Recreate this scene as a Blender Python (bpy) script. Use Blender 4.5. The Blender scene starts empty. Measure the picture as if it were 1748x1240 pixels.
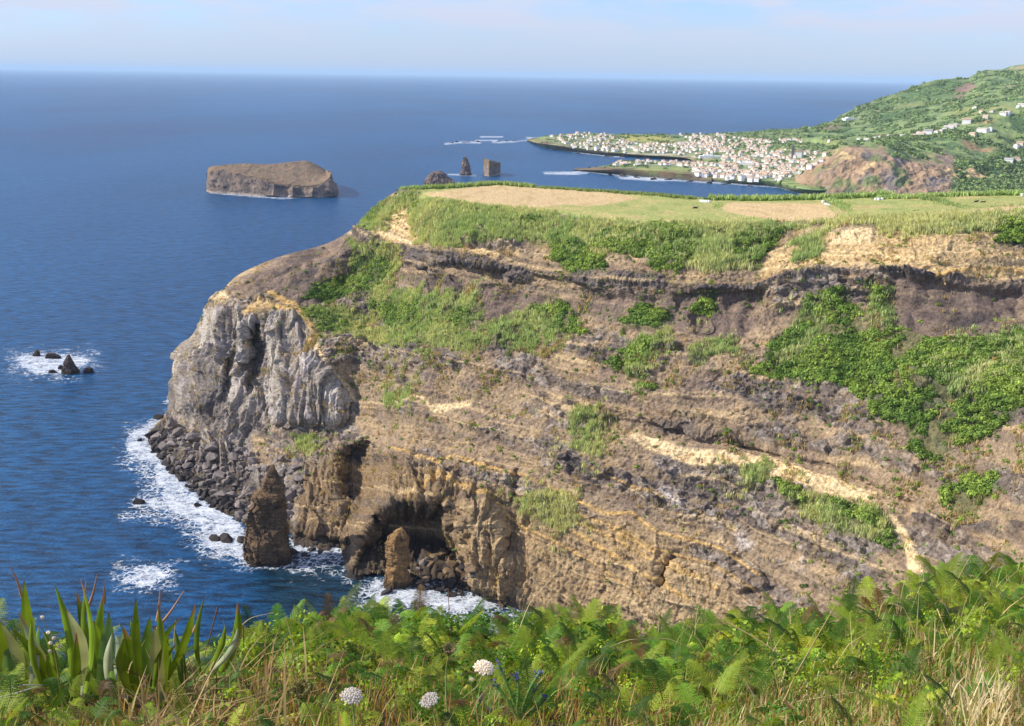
import bpy, math, random
import numpy as np
from mathutils import Vector, Matrix
from mathutils.bvhtree import BVHTree
rng = np.random.default_rng(7); random.seed(7)
R = math.radians
scene = bpy.context.scene
col = scene.collection

# ------------------------------------------------------------------ camera
FPX, PITCH, ROLL, CH = 1874.0, R(14.72), R(0.82), 150.0
CAM = np.array([0., 0., CH])
Fw = np.array([0., math.cos(PITCH), -math.sin(PITCH)])
R0 = np.array([1., 0., 0.]); U0 = np.array([0., math.sin(PITCH), math.cos(PITCH)])
Rt = R0*math.cos(ROLL) + U0*math.sin(ROLL); Up = -R0*math.sin(ROLL) + U0*math.cos(ROLL)
cd = bpy.data.cameras.new('camera'); cam = bpy.data.objects.new('camera', cd); col.objects.link(cam)
cd.sensor_width = 36; cd.lens = 36*FPX/1748; cd.clip_start = 0.2; cd.clip_end = 250000
cam.matrix_world = Matrix(((Rt[0], Up[0], -Fw[0], 0), (Rt[1], Up[1], -Fw[1], 0), (Rt[2], Up[2], -Fw[2], CH), (0, 0, 0, 1)))
scene.camera = cam
# ------------------------------------------------------------------ light
SUN_AZ, SUN_EL = R(-88), R(36)          # azimuth measured from +Y towards +X
w = bpy.data.worlds.new('World'); scene.world = w; w.use_nodes = True
nt = w.node_tree; nt.nodes.clear()
def N(t, nt=nt, **k):
    n = nt.nodes.new(t)
    for a, b in k.items(): setattr(n, a, b)
    return n
out = N('ShaderNodeOutputWorld'); bg = N('ShaderNodeBackground'); sky = N('ShaderNodeTexSky')
sky.sky_type = 'NISHITA'; sky.sun_disc = False; sky.sun_elevation = SUN_EL; sky.sun_rotation = SUN_AZ
sky.air_density = 1.0; sky.dust_density = 0.3; sky.ozone_density = 2.0; sky.altitude = 150
tc = N('ShaderNodeTexCoord'); mp = N('ShaderNodeMapping'); mp.inputs['Scale'].default_value = (9, 9, 46)
mp.inputs['Location'].default_value = (2.3, 1.4, 0.6)
cn = N('ShaderNodeTexNoise'); cn.inputs['Scale'].default_value = 1.0; cn.inputs['Detail'].default_value = 7; cn.inputs['Roughness'].default_value = 0.55
cr = N('ShaderNodeMapRange'); cr.inputs['From Min'].default_value = 0.36; cr.inputs['From Max'].default_value = 0.6
mx = N('ShaderNodeMix', data_type='RGBA'); mx.inputs['B'].default_value = (4.9, 5.15, 6.2, 1)
ml = N('ShaderNodeMath', operation='MULTIPLY'); ml.inputs[1].default_value = 0.85
L = nt.links.new
L(tc.outputs['Generated'], mp.inputs['Vector']); L(mp.outputs[0], cn.inputs['Vector']); L(cn.outputs['Fac'], cr.inputs['Value'])
sx_ = N('ShaderNodeSeparateXYZ'); ez = N('ShaderNodeMapRange'); ez.inputs['From Min'].default_value = 0.008; ez.inputs['From Max'].default_value = 0.045
L(tc.outputs['Generated'], sx_.inputs[0]); L(sx_.outputs['Z'], ez.inputs['Value']); em = N('ShaderNodeMath', operation='MULTIPLY'); L(cr.outputs[0], em.inputs[0]); L(ez.outputs[0], em.inputs[1])
L(em.outputs[0], ml.inputs[0]); L(ml.outputs[0], mx.inputs['Factor'])
# the photograph's sky is a clean pale blue: take a little of the yellow out of the low sky
tint = N('ShaderNodeMix', data_type='RGBA', blend_type='MULTIPLY'); tint.inputs['Factor'].default_value = 1; tint.inputs['B'].default_value = (0.72, 0.87, 1.34, 1)
L(sky.outputs[0], tint.inputs['A']); L(tint.outputs['Result'], mx.inputs['A'])
lo = N('ShaderNodeMapRange'); lo.inputs['From Min'].default_value = 0.0; lo.inputs['From Max'].default_value = 0.06; lo.inputs['To Min'].default_value = .75; lo.inputs['To Max'].default_value = 0; L(sx_.outputs['Z'], lo.inputs['Value'])
mh = N('ShaderNodeMix', data_type='RGBA'); mh.inputs['B'].default_value = (3.5, 4.2, 5.6, 1); L(lo.outputs[0], mh.inputs['Factor']); L(mx.outputs['Result'], mh.inputs['A'])
L(mh.outputs['Result'], bg.inputs['Color']); bg.inputs['Strength'].default_value = 0.115
L(bg.outputs[0], out.inputs['Surface'])
sd = bpy.data.lights.new('sun', 'SUN'); sd.energy = 4.6; sd.angle = R(0.5); sd.color = (1.0, 0.93, 0.80)
sun = bpy.data.objects.new('sun', sd); col.objects.link(sun)
sdir = Vector((math.sin(SUN_AZ)*math.cos(SUN_EL), math.cos(SUN_AZ)*math.cos(SUN_EL), math.sin(SUN_EL)))
sun.rotation_euler = sdir.to_track_quat('Z', 'Y').to_euler()
sun.location = (-200, 0, 400)
scene.render.engine = 'CYCLES'
vs = scene.view_settings; vs.view_transform = 'Standard'; vs.look = 'None'; vs.exposure = 0.35; vs.gamma = 1
scene.cycles.volume_bounces = 1; scene.cycles.transparent_max_bounces = 8

# ------------------------------------------------------------------ maths helpers
def rays(px, py):
    px = np.asarray(px, float); py = np.asarray(py, float)
    a = ((px-874)/FPX)[..., None]; b = ((620-py)/FPX)[..., None]
    return Fw + a*Rt + b*Up
def atD(px, py, D):
    r = rays(px, py); t = np.asarray(D, float)/np.hypot(r[..., 0], r[..., 1])
    return CAM + r*t[..., None]
def atH(px, py, h):
    r = rays(px, py); t = (np.asarray(h, float)-CH)/r[..., 2]
    return CAM + r*t[..., None]
def Dof(px, py, h):
    p = atH(px, py, h); return np.hypot(p[..., 0], p[..., 1])
def proj(P):
    v = np.asarray(P)-CAM; z = np.maximum(v@Fw, 1e-3)
    return 874+FPX*(v@Rt)/z, 620-FPX*(v@Up)/z
_perm = np.random.default_rng(3).permutation(256); _perm = np.concatenate([_perm, _perm, _perm])
_g = np.random.default_rng(4).normal(size=(256, 3)); _g /= np.linalg.norm(_g, axis=1)[:, None]
_g = _g.astype(np.float32)
def pn(x, y, z):
    x = np.asarray(x, np.float32); y = np.asarray(y, np.float32); z = np.asarray(z, np.float32)
    x, y, z = np.broadcast_arrays(x, y, z)
    xi = np.floor(x).astype(np.int32); yi = np.floor(y).astype(np.int32); zi = np.floor(z).astype(np.int32)
    xf = x-xi; yf = y-yi; zf = z-zi
    u = xf*xf*(3-2*xf); v = yf*yf*(3-2*yf); ww = zf*zf*(3-2*zf)
    X = xi & 255; Y = yi & 255; Z = zi & 255
    def g(a, b, c):
        h = _perm[_perm[_perm[(X+a) & 255]+((Y+b) & 255)]+((Z+c) & 255)]
        G = _g[h]
        return G[..., 0]*(xf-a)+G[..., 1]*(yf-b)+G[..., 2]*(zf-c)
    def l(a, b, t): return a+(b-a)*t
    return 1.6*l(l(l(g(0,0,0), g(1,0,0), u), l(g(0,1,0), g(1,1,0), u), v), l(l(g(0,0,1), g(1,0,1), u), l(g(0,1,1), g(1,1,1), u), v), ww)
def fbm(x, y, z, o=4, gain=0.5, ridged=False):
    s = 0; a = 1.0; f = 1.0; t = 0
    for i in range(o):
        n = pn(x*f+i*17.3, y*f+i*5.1, z*f+i*9.7)
        if ridged: n = 1-2*np.abs(n)
        s = s+a*n; t += a; a *= gain; f *= 2.03
    return s/t
def crag(x, y, z, tilt=.8, seed=0):
    """broken rock: every cell of a jittered lattice is a tilted flat facet with its own offset"""
    x, y, z = [np.asarray(q, np.float32) for q in (x, y, z)]
    bx = np.round(x).astype(np.int32)-1; by = np.round(y).astype(np.int32)-1; bz = np.round(z).astype(np.int32)-1
    best = np.full(x.shape, 1e9, np.float32); out_ = np.zeros(x.shape, np.float32); idn = np.zeros(x.shape, np.float32)
    J = _rv
    for i in (0, 1):
        for j in (0, 1):
            for k in (0, 1):
                cx, cy, cz = bx+i, by+j, bz+k
                h = _perm[_perm[_perm[(cx+seed) & 255]+(cy & 255)]+(cz & 255)]
                dx = x-(cx+.5+J[h, 0]); dy = y-(cy+.5+J[h, 1]); dz = z-(cz+.5+J[h, 2]); d = dx*dx+dy*dy+dz*dz
                m = d < best; v = J[h, 3]+tilt*(dx*J[h, 4]+dy*J[h, 5]+dz*J[h, 6])
                best = np.where(m, d, best); out_ = np.where(m, v, out_); idn = np.where(m, J[h, 3], idn)
    return out_, idn*2
_rv = np.random.default_rng(9).uniform(-1, 1, (256, 7)).astype(np.float32)*np.array([.4, .4, .4, .5, 1, 1, 1], np.float32)
def sm(a, b, x):
    t = np.clip((x-a)/(b-a+1e-12), 0, 1); return t*t*(3-2*t)
def srgb(r, g, b):
    c = np.array([r, g, b], float)/255; return np.where(c <= .04045, c/12.92, ((c+.055)/1.055)**2.4)
def pchip(x, y, xq):
    x = np.asarray(x, float); y = np.asarray(y, float); h = np.diff(x); d = np.diff(y)/h
    m = np.zeros_like(y); m[0] = d[0]; m[-1] = d[-1]
    for i in range(1, len(x)-1):
        if d[i-1]*d[i] > 0:
            w1 = 2*h[i]+h[i-1]; w2 = h[i]+2*h[i-1]; m[i] = (w1+w2)/(w1/d[i-1]+w2/d[i])
    k = np.clip(np.searchsorted(x, xq)-1, 0, len(x)-2); t = (xq-x[k])/h[k]; H = h[k]
    return (2*t**3-3*t**2+1)*y[k]+(t**3-2*t**2+t)*H*m[k]+(-2*t**3+3*t**2)*y[k+1]+(t**3-t**2)*H*m[k+1]
# raster masks in photo space (half size)
MW, MH = 960, 640
_mx, _my = np.meshgrid(np.arange(MW)*2.0-80, np.arange(MH)*2.0-20)
def sdpoly(pts, X, Y):
    P = np.array(pts, float); d = np.full(X.shape, 1e9); ins = np.zeros(X.shape, bool)
    for i in range(len(P)):
        a = P[i]; b = P[(i+1) % len(P)]; e = b-a
        wx = X-a[0]; wy = Y-a[1]; t = np.clip((wx*e[0]+wy*e[1])/(e@e+1e-9), 0, 1)
        d = np.minimum(d, np.hypot(wx-t*e[0], wy-t*e[1]))
        c = (a[1] > Y) != (b[1] > Y)
        ins ^= c & (X < (b[0]-a[0])*(Y-a[1])/(b[1]-a[1]+1e-12)+a[0])
    return np.where(ins, d, -d)
def sdline(pts, X, Y):
    P = np.array(pts, float); d = np.full(X.shape, 1e9)
    for i in range(len(P)-1):
        a = P[i]; b = P[i+1]; e = b-a
        wx = X-a[0]; wy = Y-a[1]; t = np.clip((wx*e[0]+wy*e[1])/(e@e+1e-9), 0, 1)
        d = np.minimum(d, np.hypot(wx-t*e[0], wy-t*e[1]))
    return d
class Mask:
    def __init__(s, polys=(), lines=(), feather=6):
        m = np.zeros((MH, MW), np.float32)
        for p in polys: m = np.maximum(m, np.clip(.5+sdpoly(p, _mx, _my)/feather, 0, 1))
        for p, wd in lines: m = np.maximum(m, np.clip(.5+(wd-sdline(p, _mx, _my))/feather, 0, 1))
        s.m = m
    def __call__(s, px, py):
        fx = np.clip((px+80)/2, 0, MW-1.01); fy = np.clip((py+20)/2, 0, MH-1.01)
        i = fx.astype(int); j = fy.astype(int); u = fx-i; v = fy-j; m = s.m
        return (m[j, i]*(1-u)+m[j, i+1]*u)*(1-v)+(m[j+1, i]*(1-u)+m[j+1, i+1]*u)*v

# ------------------------------------------------------------------ mesh helpers
def mesh_np(name, V, F, C=None, smooth=False, attrs=None):
    me = bpy.data.meshes.new(name); V = np.asarray(V, np.float32).reshape(-1, 3); F = np.asarray(F, np.int32)
    me.vertices.add(len(V)); me.vertices.foreach_set('co', V.ravel())
    k = F.shape[1]; me.loops.add(F.size); me.loops.foreach_set('vertex_index', F.ravel())
    me.polygons.add(len(F)); me.polygons.foreach_set('loop_start', np.arange(0, F.size, k, dtype=np.int32))
    me.polygons.foreach_set('loop_total', np.full(len(F), k, np.int32))
    if smooth: me.polygons.foreach_set('use_smooth', np.ones(len(F), bool))
    if C is not None:
        C = np.asarray(C, np.float32).reshape(-1, 3); a = me.color_attributes.new('Col', 'FLOAT_COLOR', 'POINT')
        a.data.foreach_set('color', np.concatenate([C, np.ones((len(C), 1), np.float32)], 1).ravel())
    for n, v in (attrs or {}).items():
        a = me.attributes.new(n, 'FLOAT', 'POINT'); a.data.foreach_set('value', np.asarray(v, np.float32).ravel())
    me.update(calc_edges=True); return me
def gridF(nu, nv, wrap=False):
    i = np.arange(nu if wrap else nu-1)[:, None]; j = np.arange(nv-1)[None]; i2 = (i+1) % nu
    return np.stack([i*nv+j, i2*nv+j, i2*nv+j+1, i*nv+j+1], -1).reshape(-1, 4)
def tag(o, label=None, cat=None, group=None, kind=None):
    for k, v in (('label', label), ('category', cat), ('group', group), ('kind', kind)):
        if v: o[k] = v
    return o
def obj(name, me, mat=None, parent=None, loc=None):
    if mat is not None and len(me.materials) == 0: me.materials.append(mat)
    o = bpy.data.objects.new(name, me); col.objects.link(o)
    if parent: o.parent = parent
    if loc is not None: o.location = loc
    return o
def empty(name, loc=(0, 0, 0), rz=0):
    o = bpy.data.objects.new(name, None); col.objects.link(o); o.location = loc; o.rotation_euler = (0, 0, rz); o.empty_display_size = .1
    return o
def mat_new(name):
    m = bpy.data.materials.new(name); m.use_nodes = True; t = m.node_tree; t.nodes.clear(); return m, t
def rock_mat(name, rough=.92, bumps=((0.6, .5, .6),), var=.25, scale=.5):
    """vertex colour rock with fine noise in tone and bump; bumps: (scale, strength, distance)"""
    m, t = mat_new(name); l = t.links.new
    o = N('ShaderNodeOutputMaterial', t); b = N('ShaderNodeBsdfPrincipled', t); b.inputs['Roughness'].default_value = rough
    b.inputs['Specular IOR Level'].default_value = .25
    a = N('ShaderNodeAttribute', t, attribute_name='Col'); c = N('ShaderNodeTexCoord', t)
    n = N('ShaderNodeTexNoise', t); n.inputs['Scale'].default_value = scale; n.inputs['Detail'].default_value = 6; n.inputs['Roughness'].default_value = .75
    mr = N('ShaderNodeMapRange', t); mr.inputs['From Min'].default_value = .36; mr.inputs['From Max'].default_value = .64
    mr.inputs['To Min'].default_value = 1-var; mr.inputs['To Max'].default_value = 1+var
    vm = N('ShaderNodeVectorMath', t, operation='SCALE')
    l(c.outputs['Object'], n.inputs['Vector']); l(n.outputs['Fac'], mr.inputs['Value']); l(a.outputs['Color'], vm.inputs[0]); l(mr.outputs[0], vm.inputs['Scale'])
    l(vm.outputs[0], b.inputs['Base Color']); prev = None
    for s, st, d in bumps:
        nn = N('ShaderNodeTexNoise', t); nn.inputs['Scale'].default_value = s; nn.inputs['Detail'].default_value = 5; nn.inputs['Roughness'].default_value = .7
        l(c.outputs['Object'], nn.inputs['Vector']); bp = N('ShaderNodeBump', t); bp.inputs['Strength'].default_value = st; bp.inputs['Distance'].default_value = d
        l(nn.outputs['Fac'], bp.inputs['Height'])
        if prev: l(prev.outputs[0], bp.inputs['Normal'])
        prev = bp
    if prev: l(prev.outputs[0], b.inputs['Normal'])
    l(b.outputs[0], o.inputs[0]); return m
def leaf_mat(name, trans=.3, gloss=.25, rough=.5):
    m, t = mat_new(name); l = t.links.new
    o = N('ShaderNodeOutputMaterial', t); b = N('ShaderNodeBsdfPrincipled', t); b.inputs['Roughness'].default_value = rough
    b.inputs['Specular IOR Level'].default_value = gloss
    tr = N('ShaderNodeBsdfTranslucent', t); mi = N('ShaderNodeMixShader', t); mi.inputs[0].default_value = trans
    a = N('ShaderNodeAttribute', t, attribute_name='Col')
    g = N('ShaderNodeVectorMath', t, operation='MULTIPLY'); g.inputs[1].default_value = (1.5, 1.3, .5)
    oi = N('ShaderNodeObjectInfo', t); mr = N('ShaderNodeMapRange', t); mr.inputs['To Min'].default_value = .75; mr.inputs['To Max'].default_value = 1.25
    l(oi.outputs['Random'], mr.inputs['Value']); sc = N('ShaderNodeVectorMath', t, operation='SCALE'); l(a.outputs['Color'], sc.inputs[0]); l(mr.outputs[0], sc.inputs['Scale'])
    l(sc.outputs[0], b.inputs['Base Color']); l(sc.outputs[0], g.inputs[0]); l(g.outputs[0], tr.inputs['Color'])
    l(b.outputs[0], mi.inputs[1]); l(tr.outputs[0], mi.inputs[2]); l(mi.outputs[0], o.inputs[0]); return m
def flat_mat(name, rgb, rough=.8, var=.15, scale=1.0, bump=0):
    m, t = mat_new(name); l = t.links.new
    o = N('ShaderNodeOutputMaterial', t); b = N('ShaderNodeBsdfPrincipled', t); b.inputs['Roughness'].default_value = rough; b.inputs['Specular IOR Level'].default_value = .3
    c = N('ShaderNodeTexCoord', t); n = N('ShaderNodeTexNoise', t); n.inputs['Scale'].default_value = scale; n.inputs['Detail'].default_value = 5
    mr = N('ShaderNodeMapRange', t); mr.inputs['From Min'].default_value = .3; mr.inputs['From Max'].default_value = .7; mr.inputs['To Min'].default_value = 1-var; mr.inputs['To Max'].default_value = 1+var
    oi = N('ShaderNodeObjectInfo', t); m2 = N('ShaderNodeMapRange', t); m2.inputs['To Min'].default_value = 1-var; m2.inputs['To Max'].default_value = 1+var*.6
    mm = N('ShaderNodeMath', t, operation='MULTIPLY'); vm = N('ShaderNodeVectorMath', t, operation='SCALE'); vm.inputs[0].default_value = tuple(rgb)
    l(c.outputs['Object'], n.inputs['Vector']); l(n.outputs['Fac'], mr.inputs['Value']); l(oi.outputs['Random'], m2.inputs['Value'])
    l(mr.outputs[0], mm.inputs[0]); l(m2.outputs[0], mm.inputs[1]); l(mm.outputs[0], vm.inputs['Scale']); l(vm.outputs[0], b.inputs['Base Color'])
    if bump:
        bp = N('ShaderNodeBump', t); bp.inputs['Distance'].default_value = bump; l(n.outputs['Fac'], bp.inputs['Height']); l(bp.outputs[0], b.inputs['Normal'])
    l(b.outputs[0], o.inputs[0]); return m
def loft_px(cols, nu, nv, uw=None):
    """cols: list of columns, each a list of rows (px, py, D). Interpolate in photo space, return px, py, D grids (nu, nv)."""
    A = np.array(cols, float)                      # (nc, nr, 3)
    A[..., 2] = np.log(A[..., 2])
    nc, nr, _ = A.shape
    wr = np.hypot(np.diff(A[..., 0], axis=1), np.diff(A[..., 1], axis=1)).mean(0)+6; tr = np.concatenate([[0], np.cumsum(wr)])
    wc = np.abs(np.diff(A[..., 0], axis=0)).mean(1)+np.abs(np.diff(A[..., 1], axis=0)).mean(1)*.3+3; tcx = np.concatenate([[0], np.cumsum(wc)])
    vq = np.linspace(0, tr[-1], nv); uq = np.linspace(0, tcx[-1], nu)
    B = np.zeros((nc, nv, 3))
    for i in range(nc):
        for k in range(3): B[i, :, k] = pchip(tr, A[i, :, k], vq)
    Cc = np.zeros((nu, nv, 3))
    for j in range(nv):
        for k in range(3): Cc[:, j, k] = pchip(tcx, B[:, j, k], uq)
    return Cc[..., 0], Cc[..., 1], np.exp(Cc[..., 2]), vq/tr[-1], tr/tr[-1]
def gnormals(P):
    du = np.gradient(P, axis=0); dv = np.gradient(P, axis=1); n = np.cross(du, dv)
    n /= np.linalg.norm(n, axis=-1, keepdims=True)+1e-9
    s = np.sign(((CAM-P)*n).sum(-1)); s = np.where(np.median(s) < 0, -1, 1)
    return n*s
def mixc(C, c, f): return C*(1-f[..., None])+np.asarray(c)*f[..., None]

scene.cycles.use_denoising = True; scene.cycles.sample_clamp_direct = 4; scene.cycles.sample_clamp_indirect = 3
# plant areas of the headland, traced on the photograph and used to sow plants on the real slope
REED_P = [[(612,383),(640,350),(690,326),(725,333),(790,349),(892,358),(1012,375),(1115,382),(1264,383),(1361,378),(1482,373),(1628,368),(1760,358),(1760,385),(1650,400),(1560,402),(1500,398),(1490,388),(1365,386),(1330,400),(1290,462),(1230,462),(1180,458),(1120,440),(1050,430),(960,430),(900,412),(830,412),(790,418),(722,418),(712,395),(682,345),(662,362),(655,398)],
 [(600,410),(640,425),(685,420),(680,470),(650,510),(600,500)], [(640,500),(760,495),(820,505),(830,540),(780,570),(700,580),(650,560),(640,530)], [(830,560),(930,515),(960,560),(900,610),(840,590)],
 [(530,535),(600,525),(640,545),(600,570),(540,560)], [(980,712),(1040,700),(1030,780),(975,770)], [(915,850),(960,845),(990,890),(960,912),(920,890)], [(872,850),(908,850),(900,880),(880,876)],
 [(506,742),(530,742),(532,775),(518,778)], [(655,692),(700,655),(706,662),(690,690)], [(1380,850),(1500,870),(1530,900),(1525,935),(1440,918),(1372,890)], [(1070,590),(1150,560),(1160,575),(1080,640)],
 [(1400,395),(1420,385),(1402,440),(1352,450),(1358,410)], [(1180,590),(1250,570),(1260,600),(1190,615)], [(1268,800),(1310,798),(1308,830),(1272,832)], [(1480,500),(1520,480),(1510,540),(1480,570)], [(1600,600),(1748,560),(1748,640),(1640,680),(1590,650)], [(1350,540),(1400,500),(1430,510),(1380,640),(1330,620)],
 [(600,560),(680,570),(760,575),(850,560),(880,580),(820,595),(700,590),(610,580)]]
DRY_P = [[(720,480),(800,478),(810,500),(730,502)], [(512,560),(555,560),(560,605),(522,618)], [(1500,470),(1530,470),(1500,560),(1480,560)], [(430,735),(470,722),(530,722),(520,735),(450,755)], [(860,590),(900,600),(960,580),(940,620)]]
BUSH_P = [[(935,400),(975,395),(1010,420),(1040,455),(990,472),(950,450)], [(1000,405),(1060,395),(1140,385),(1190,400),(1190,440),(1130,460),(1090,440),(1040,430)], [(1250,400),(1345,382),(1336,402),(1290,462),(1262,440)], [(616,379),(640,350),(652,350),(632,385)],
 [(1120,440),(1180,430),(1160,470)], [(1705,388),(1760,360),(1760,420),(1700,415)], [(600,470),(650,440),(672,470),(640,500),(585,505),(540,508),(540,480)], [(640,520),(700,520),(720,560),(660,560)], [(750,540),(800,530),(790,560)], [(528,485),(580,478),(600,500),(560,510),(530,505)],
 [(900,520),(960,520),(1000,572),(950,570)], [(1050,545),(1100,522),(1150,535),(1130,565),(1070,562)], [(1028,615),(1090,590),(1130,570),(1140,585),(1060,640)], [(1080,655),(1130,655),(1112,672)], [(520,530),(560,530),(620,560),(540,562)], [(690,335),(715,340),(712,365),(690,360)], [(895,345+30),(930,372),(920,395),(880,390)],
 [(1305,600),(1400,500),(1450,488),(1458,530),(1480,570),(1480,640),(1440,665),(1350,650),(1298,632)], [(1480,560),(1530,550),(1600,590),(1680,572),(1760,560),(1760,690),(1640,760),(1560,772),(1540,722),(1480,692),(1460,650)], [(1620,830),(1690,800),(1702,830),(1650,890),(1625,872)], [(1550,730),(1640,720),(1610,790),(1572,772)],
 [(1320,820),(1380,840),(1400,870),(1360,870)], [(1420,862),(1500,870),(1535,910),(1525,942),(1480,915)], [(1195,505),(1225,500),(1215,540),(1190,530)], [(1480,480),(1496,480),(1492,520),(1480,520)], [(1500,695),(1540,700),(1530,730),(1495,715)]]
SPARSE_P = [[(840,660),(905,662),(1000,690),(1066,720),(1066,745),(960,745),(900,722)], [(1000,540),(1180,560),(1180,680),(1000,660)], [(1230,590),(1300,600),(1560,760),(1748,720),(1748,930),(1600,900),(1300,830),(1200,700)], [(1500,400),(1748,400),(1748,450),(1520,450)], [(1360,440),(1500,440),(1490,455),(1370,452)], [(560,600),(860,600),(1000,700),(640,700)], [(750,500),(1000,500),(1060,560),(900,620),(800,580)], [(600,425),(700,450),(680,560),(520,560),(530,500)]]
MREED2 = Mask(REED_P[1:], feather=80); MBUSH2 = Mask(BUSH_P, feather=80); MREED = Mask(REED_P, feather=8); MBUSH = Mask(BUSH_P, feather=8); MDRY = Mask(DRY_P, feather=8); MSP = Mask(SPARSE_P, feather=30)
# ------------------------------------------------------------------ sea
def build_sea():
    a = np.concatenate([np.linspace(-100, -33, 30)[:-1], np.linspace(-33, 33, 1000), np.linspace(33, 100, 30)[1:]])*math.pi/180
    D = np.concatenate([np.geomspace(8, 250, 60)[:-1], np.geomspace(250, 4500, 800)[:-1], np.geomspace(4500, 100000, 200)])
    Ag, Dg = np.meshgrid(a, D, indexing='ij')
    P = np.stack([np.sin(Ag)*Dg, np.cos(Ag)*Dg, np.zeros_like(Ag)], -1)
    px, py = proj(P)
    wx = fbm(P[..., 0]/9, P[..., 1]/9, 0*Dg, 3)*np.clip(1200/Dg, .2, 5); wy = fbm(P[..., 0]/9+40, P[..., 1]/9, 0*Dg, 3)*np.clip(900/Dg, .15, 3)
    px2 = px+wx*5; py2 = py+wy*4
    F1 = Mask(polys=FOAM_STRONG, lines=FOAM_LINES, feather=9)(px2, py2)
    F2 = Mask(polys=FOAM_SOFT, feather=44)(px2, py2)
    F3 = Mask(polys=FOAM_FAR, lines=FOAM_FARLINES, feather=2.2)(px+wx*2, py+wy*.8)
    foam = np.maximum(np.maximum(F1, F2*.62), F3*1.0)
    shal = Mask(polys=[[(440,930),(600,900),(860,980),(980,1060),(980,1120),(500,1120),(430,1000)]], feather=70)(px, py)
    me = mesh_np('sea', P, gridF(*Ag.shape), attrs={'foam': foam, 'shal': shal}, smooth=True)
    m, t = mat_new('sea_water'); l = t.links.new
    o = N('ShaderNodeOutputMaterial', t); b = N('ShaderNodeBsdfPrincipled', t)
    c = N('ShaderNodeTexCoord', t)
    def noise(scale, sx, sy, rot, det, rough=.55, dist=0.0):
        mp = N('ShaderNodeMapping', t); mp.inputs['Scale'].default_value = (sx, sy, 1); mp.inputs['Rotation'].default_value = (0, 0, rot)
        n = N('ShaderNodeTexNoise', t); n.inputs['Scale'].default_value = scale; n.inputs['Detail'].default_value = det; n.inputs['Roughness'].default_value = rough
        n.inputs['Distortion'].default_value = dist
        l(c.outputs['Object'], mp.inputs['Vector']); l(mp.outputs[0], n.inputs['Vector']); return n
    w1 = noise(1, .11, .44, R(-14), 6, .62); w2 = noise(1, .03, .07, R(-20), 4); w3 = noise(1, .7, 1.3, R(10), 3)
    add = N('ShaderNodeMath', t, operation='MULTIPLY_ADD'); add.inputs[1].default_value = 1.6; l(w2.outputs['Fac'], add.inputs[0]); l(w1.outputs['Fac'], add.inputs[2])
    add2 = N('ShaderNodeMath', t, operation='MULTIPLY_ADD'); add2.inputs[1].default_value = .25; l(w3.outputs['Fac'], add2.inputs[0]); l(add.outputs[0], add2.inputs[2])
    bp = N('ShaderNodeBump', t); bp.inputs['Strength'].default_value = 1; bp.inputs['Distance'].default_value = 1.5; l(add2.outputs[0], bp.inputs['Height'])
    big = noise(1, .0011, .0005, 0, 5, .6)
    cr = N('ShaderNodeMapRange', t); cr.inputs['From Min'].default_value = .35; cr.inputs['From Max'].default_value = .65
    l(big.outputs['Fac'], cr.inputs['Value'])
    mc = N('ShaderNodeMix', t, data_type='RGBA'); mc.inputs['A'].default_value = (.003, .038, .108, 1); mc.inputs['B'].default_value = (.004, .078, .19, 1); l(cr.outputs[0], mc.inputs['Factor'])
    wc = N('ShaderNodeMapRange', t); wc.inputs['From Min'].default_value = .38; wc.inputs['From Max'].default_value = .62; wc.inputs['To Min'].default_value = .4; wc.inputs['To Max'].default_value = 1.9
    l(w1.outputs['Fac'], wc.inputs['Value']); vm = N('ShaderNodeVectorMath', t, operation='SCALE'); l(wc.outputs[0], vm.inputs['Scale'])
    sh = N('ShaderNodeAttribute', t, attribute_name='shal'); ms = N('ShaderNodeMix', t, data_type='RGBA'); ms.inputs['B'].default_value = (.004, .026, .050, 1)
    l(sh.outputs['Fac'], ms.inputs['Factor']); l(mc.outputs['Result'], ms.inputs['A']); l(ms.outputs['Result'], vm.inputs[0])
    fo = N('ShaderNodeAttribute', t, attribute_name='foam')
    f1 = noise(1, .45, .45, 0, 8, .68, .6); f2 = noise(1, .12, .16, R(20), 5, .6, 1.2)
    fs = N('ShaderNodeMath', t, operation='MULTIPLY_ADD'); fs.inputs[1].default_value = 1.0; l(f2.outputs['Fac'], fs.inputs[0]); l(f1.outputs['Fac'], fs.inputs[2])   # ~ .6..1.4
    # foam shows where foam*1.15 + noise > threshold
    s1 = N('ShaderNodeMath', t, operation='MULTIPLY_ADD'); s1.inputs[1].default_value = .66; l(fo.outputs['Fac'], s1.inputs[0]); l(fs.outputs[0], s1.inputs[2])
    fr = N('ShaderNodeMapRange', t); fr.inputs['From Min'].default_value = 1.44; fr.inputs['From Max'].default_value = 1.82; l(s1.outputs[0], fr.inputs['Value'])
    vo = N('ShaderNodeTexVoronoi', t, feature='DISTANCE_TO_EDGE'); vo.inputs['Scale'].default_value = .42; dm = N('ShaderNodeVectorMath', t, operation='MULTIPLY_ADD'); dm.inputs[1].default_value = (5, 5, 5)
    nz_ = noise(1, .3, .3, 0, 4, .6); l(nz_.outputs['Color'], dm.inputs[0]); l(c.outputs['Object'], dm.inputs[2]); l(dm.outputs[0], vo.inputs['Vector'])
    la = N('ShaderNodeMapRange', t); la.inputs['From Min'].default_value = .12; la.inputs['From Max'].default_value = .02; l(vo.outputs['Distance'], la.inputs['Value'])
    lg = N('ShaderNodeMapRange', t); lg.inputs['From Min'].default_value = 1.18; lg.inputs['From Max'].default_value = 1.42; l(s1.outputs[0], lg.inputs['Value'])
    lm = N('ShaderNodeMath', t, operation='MULTIPLY'); l(la.outputs[0], lm.inputs[0]); l(lg.outputs[0], lm.inputs[1])
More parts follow.
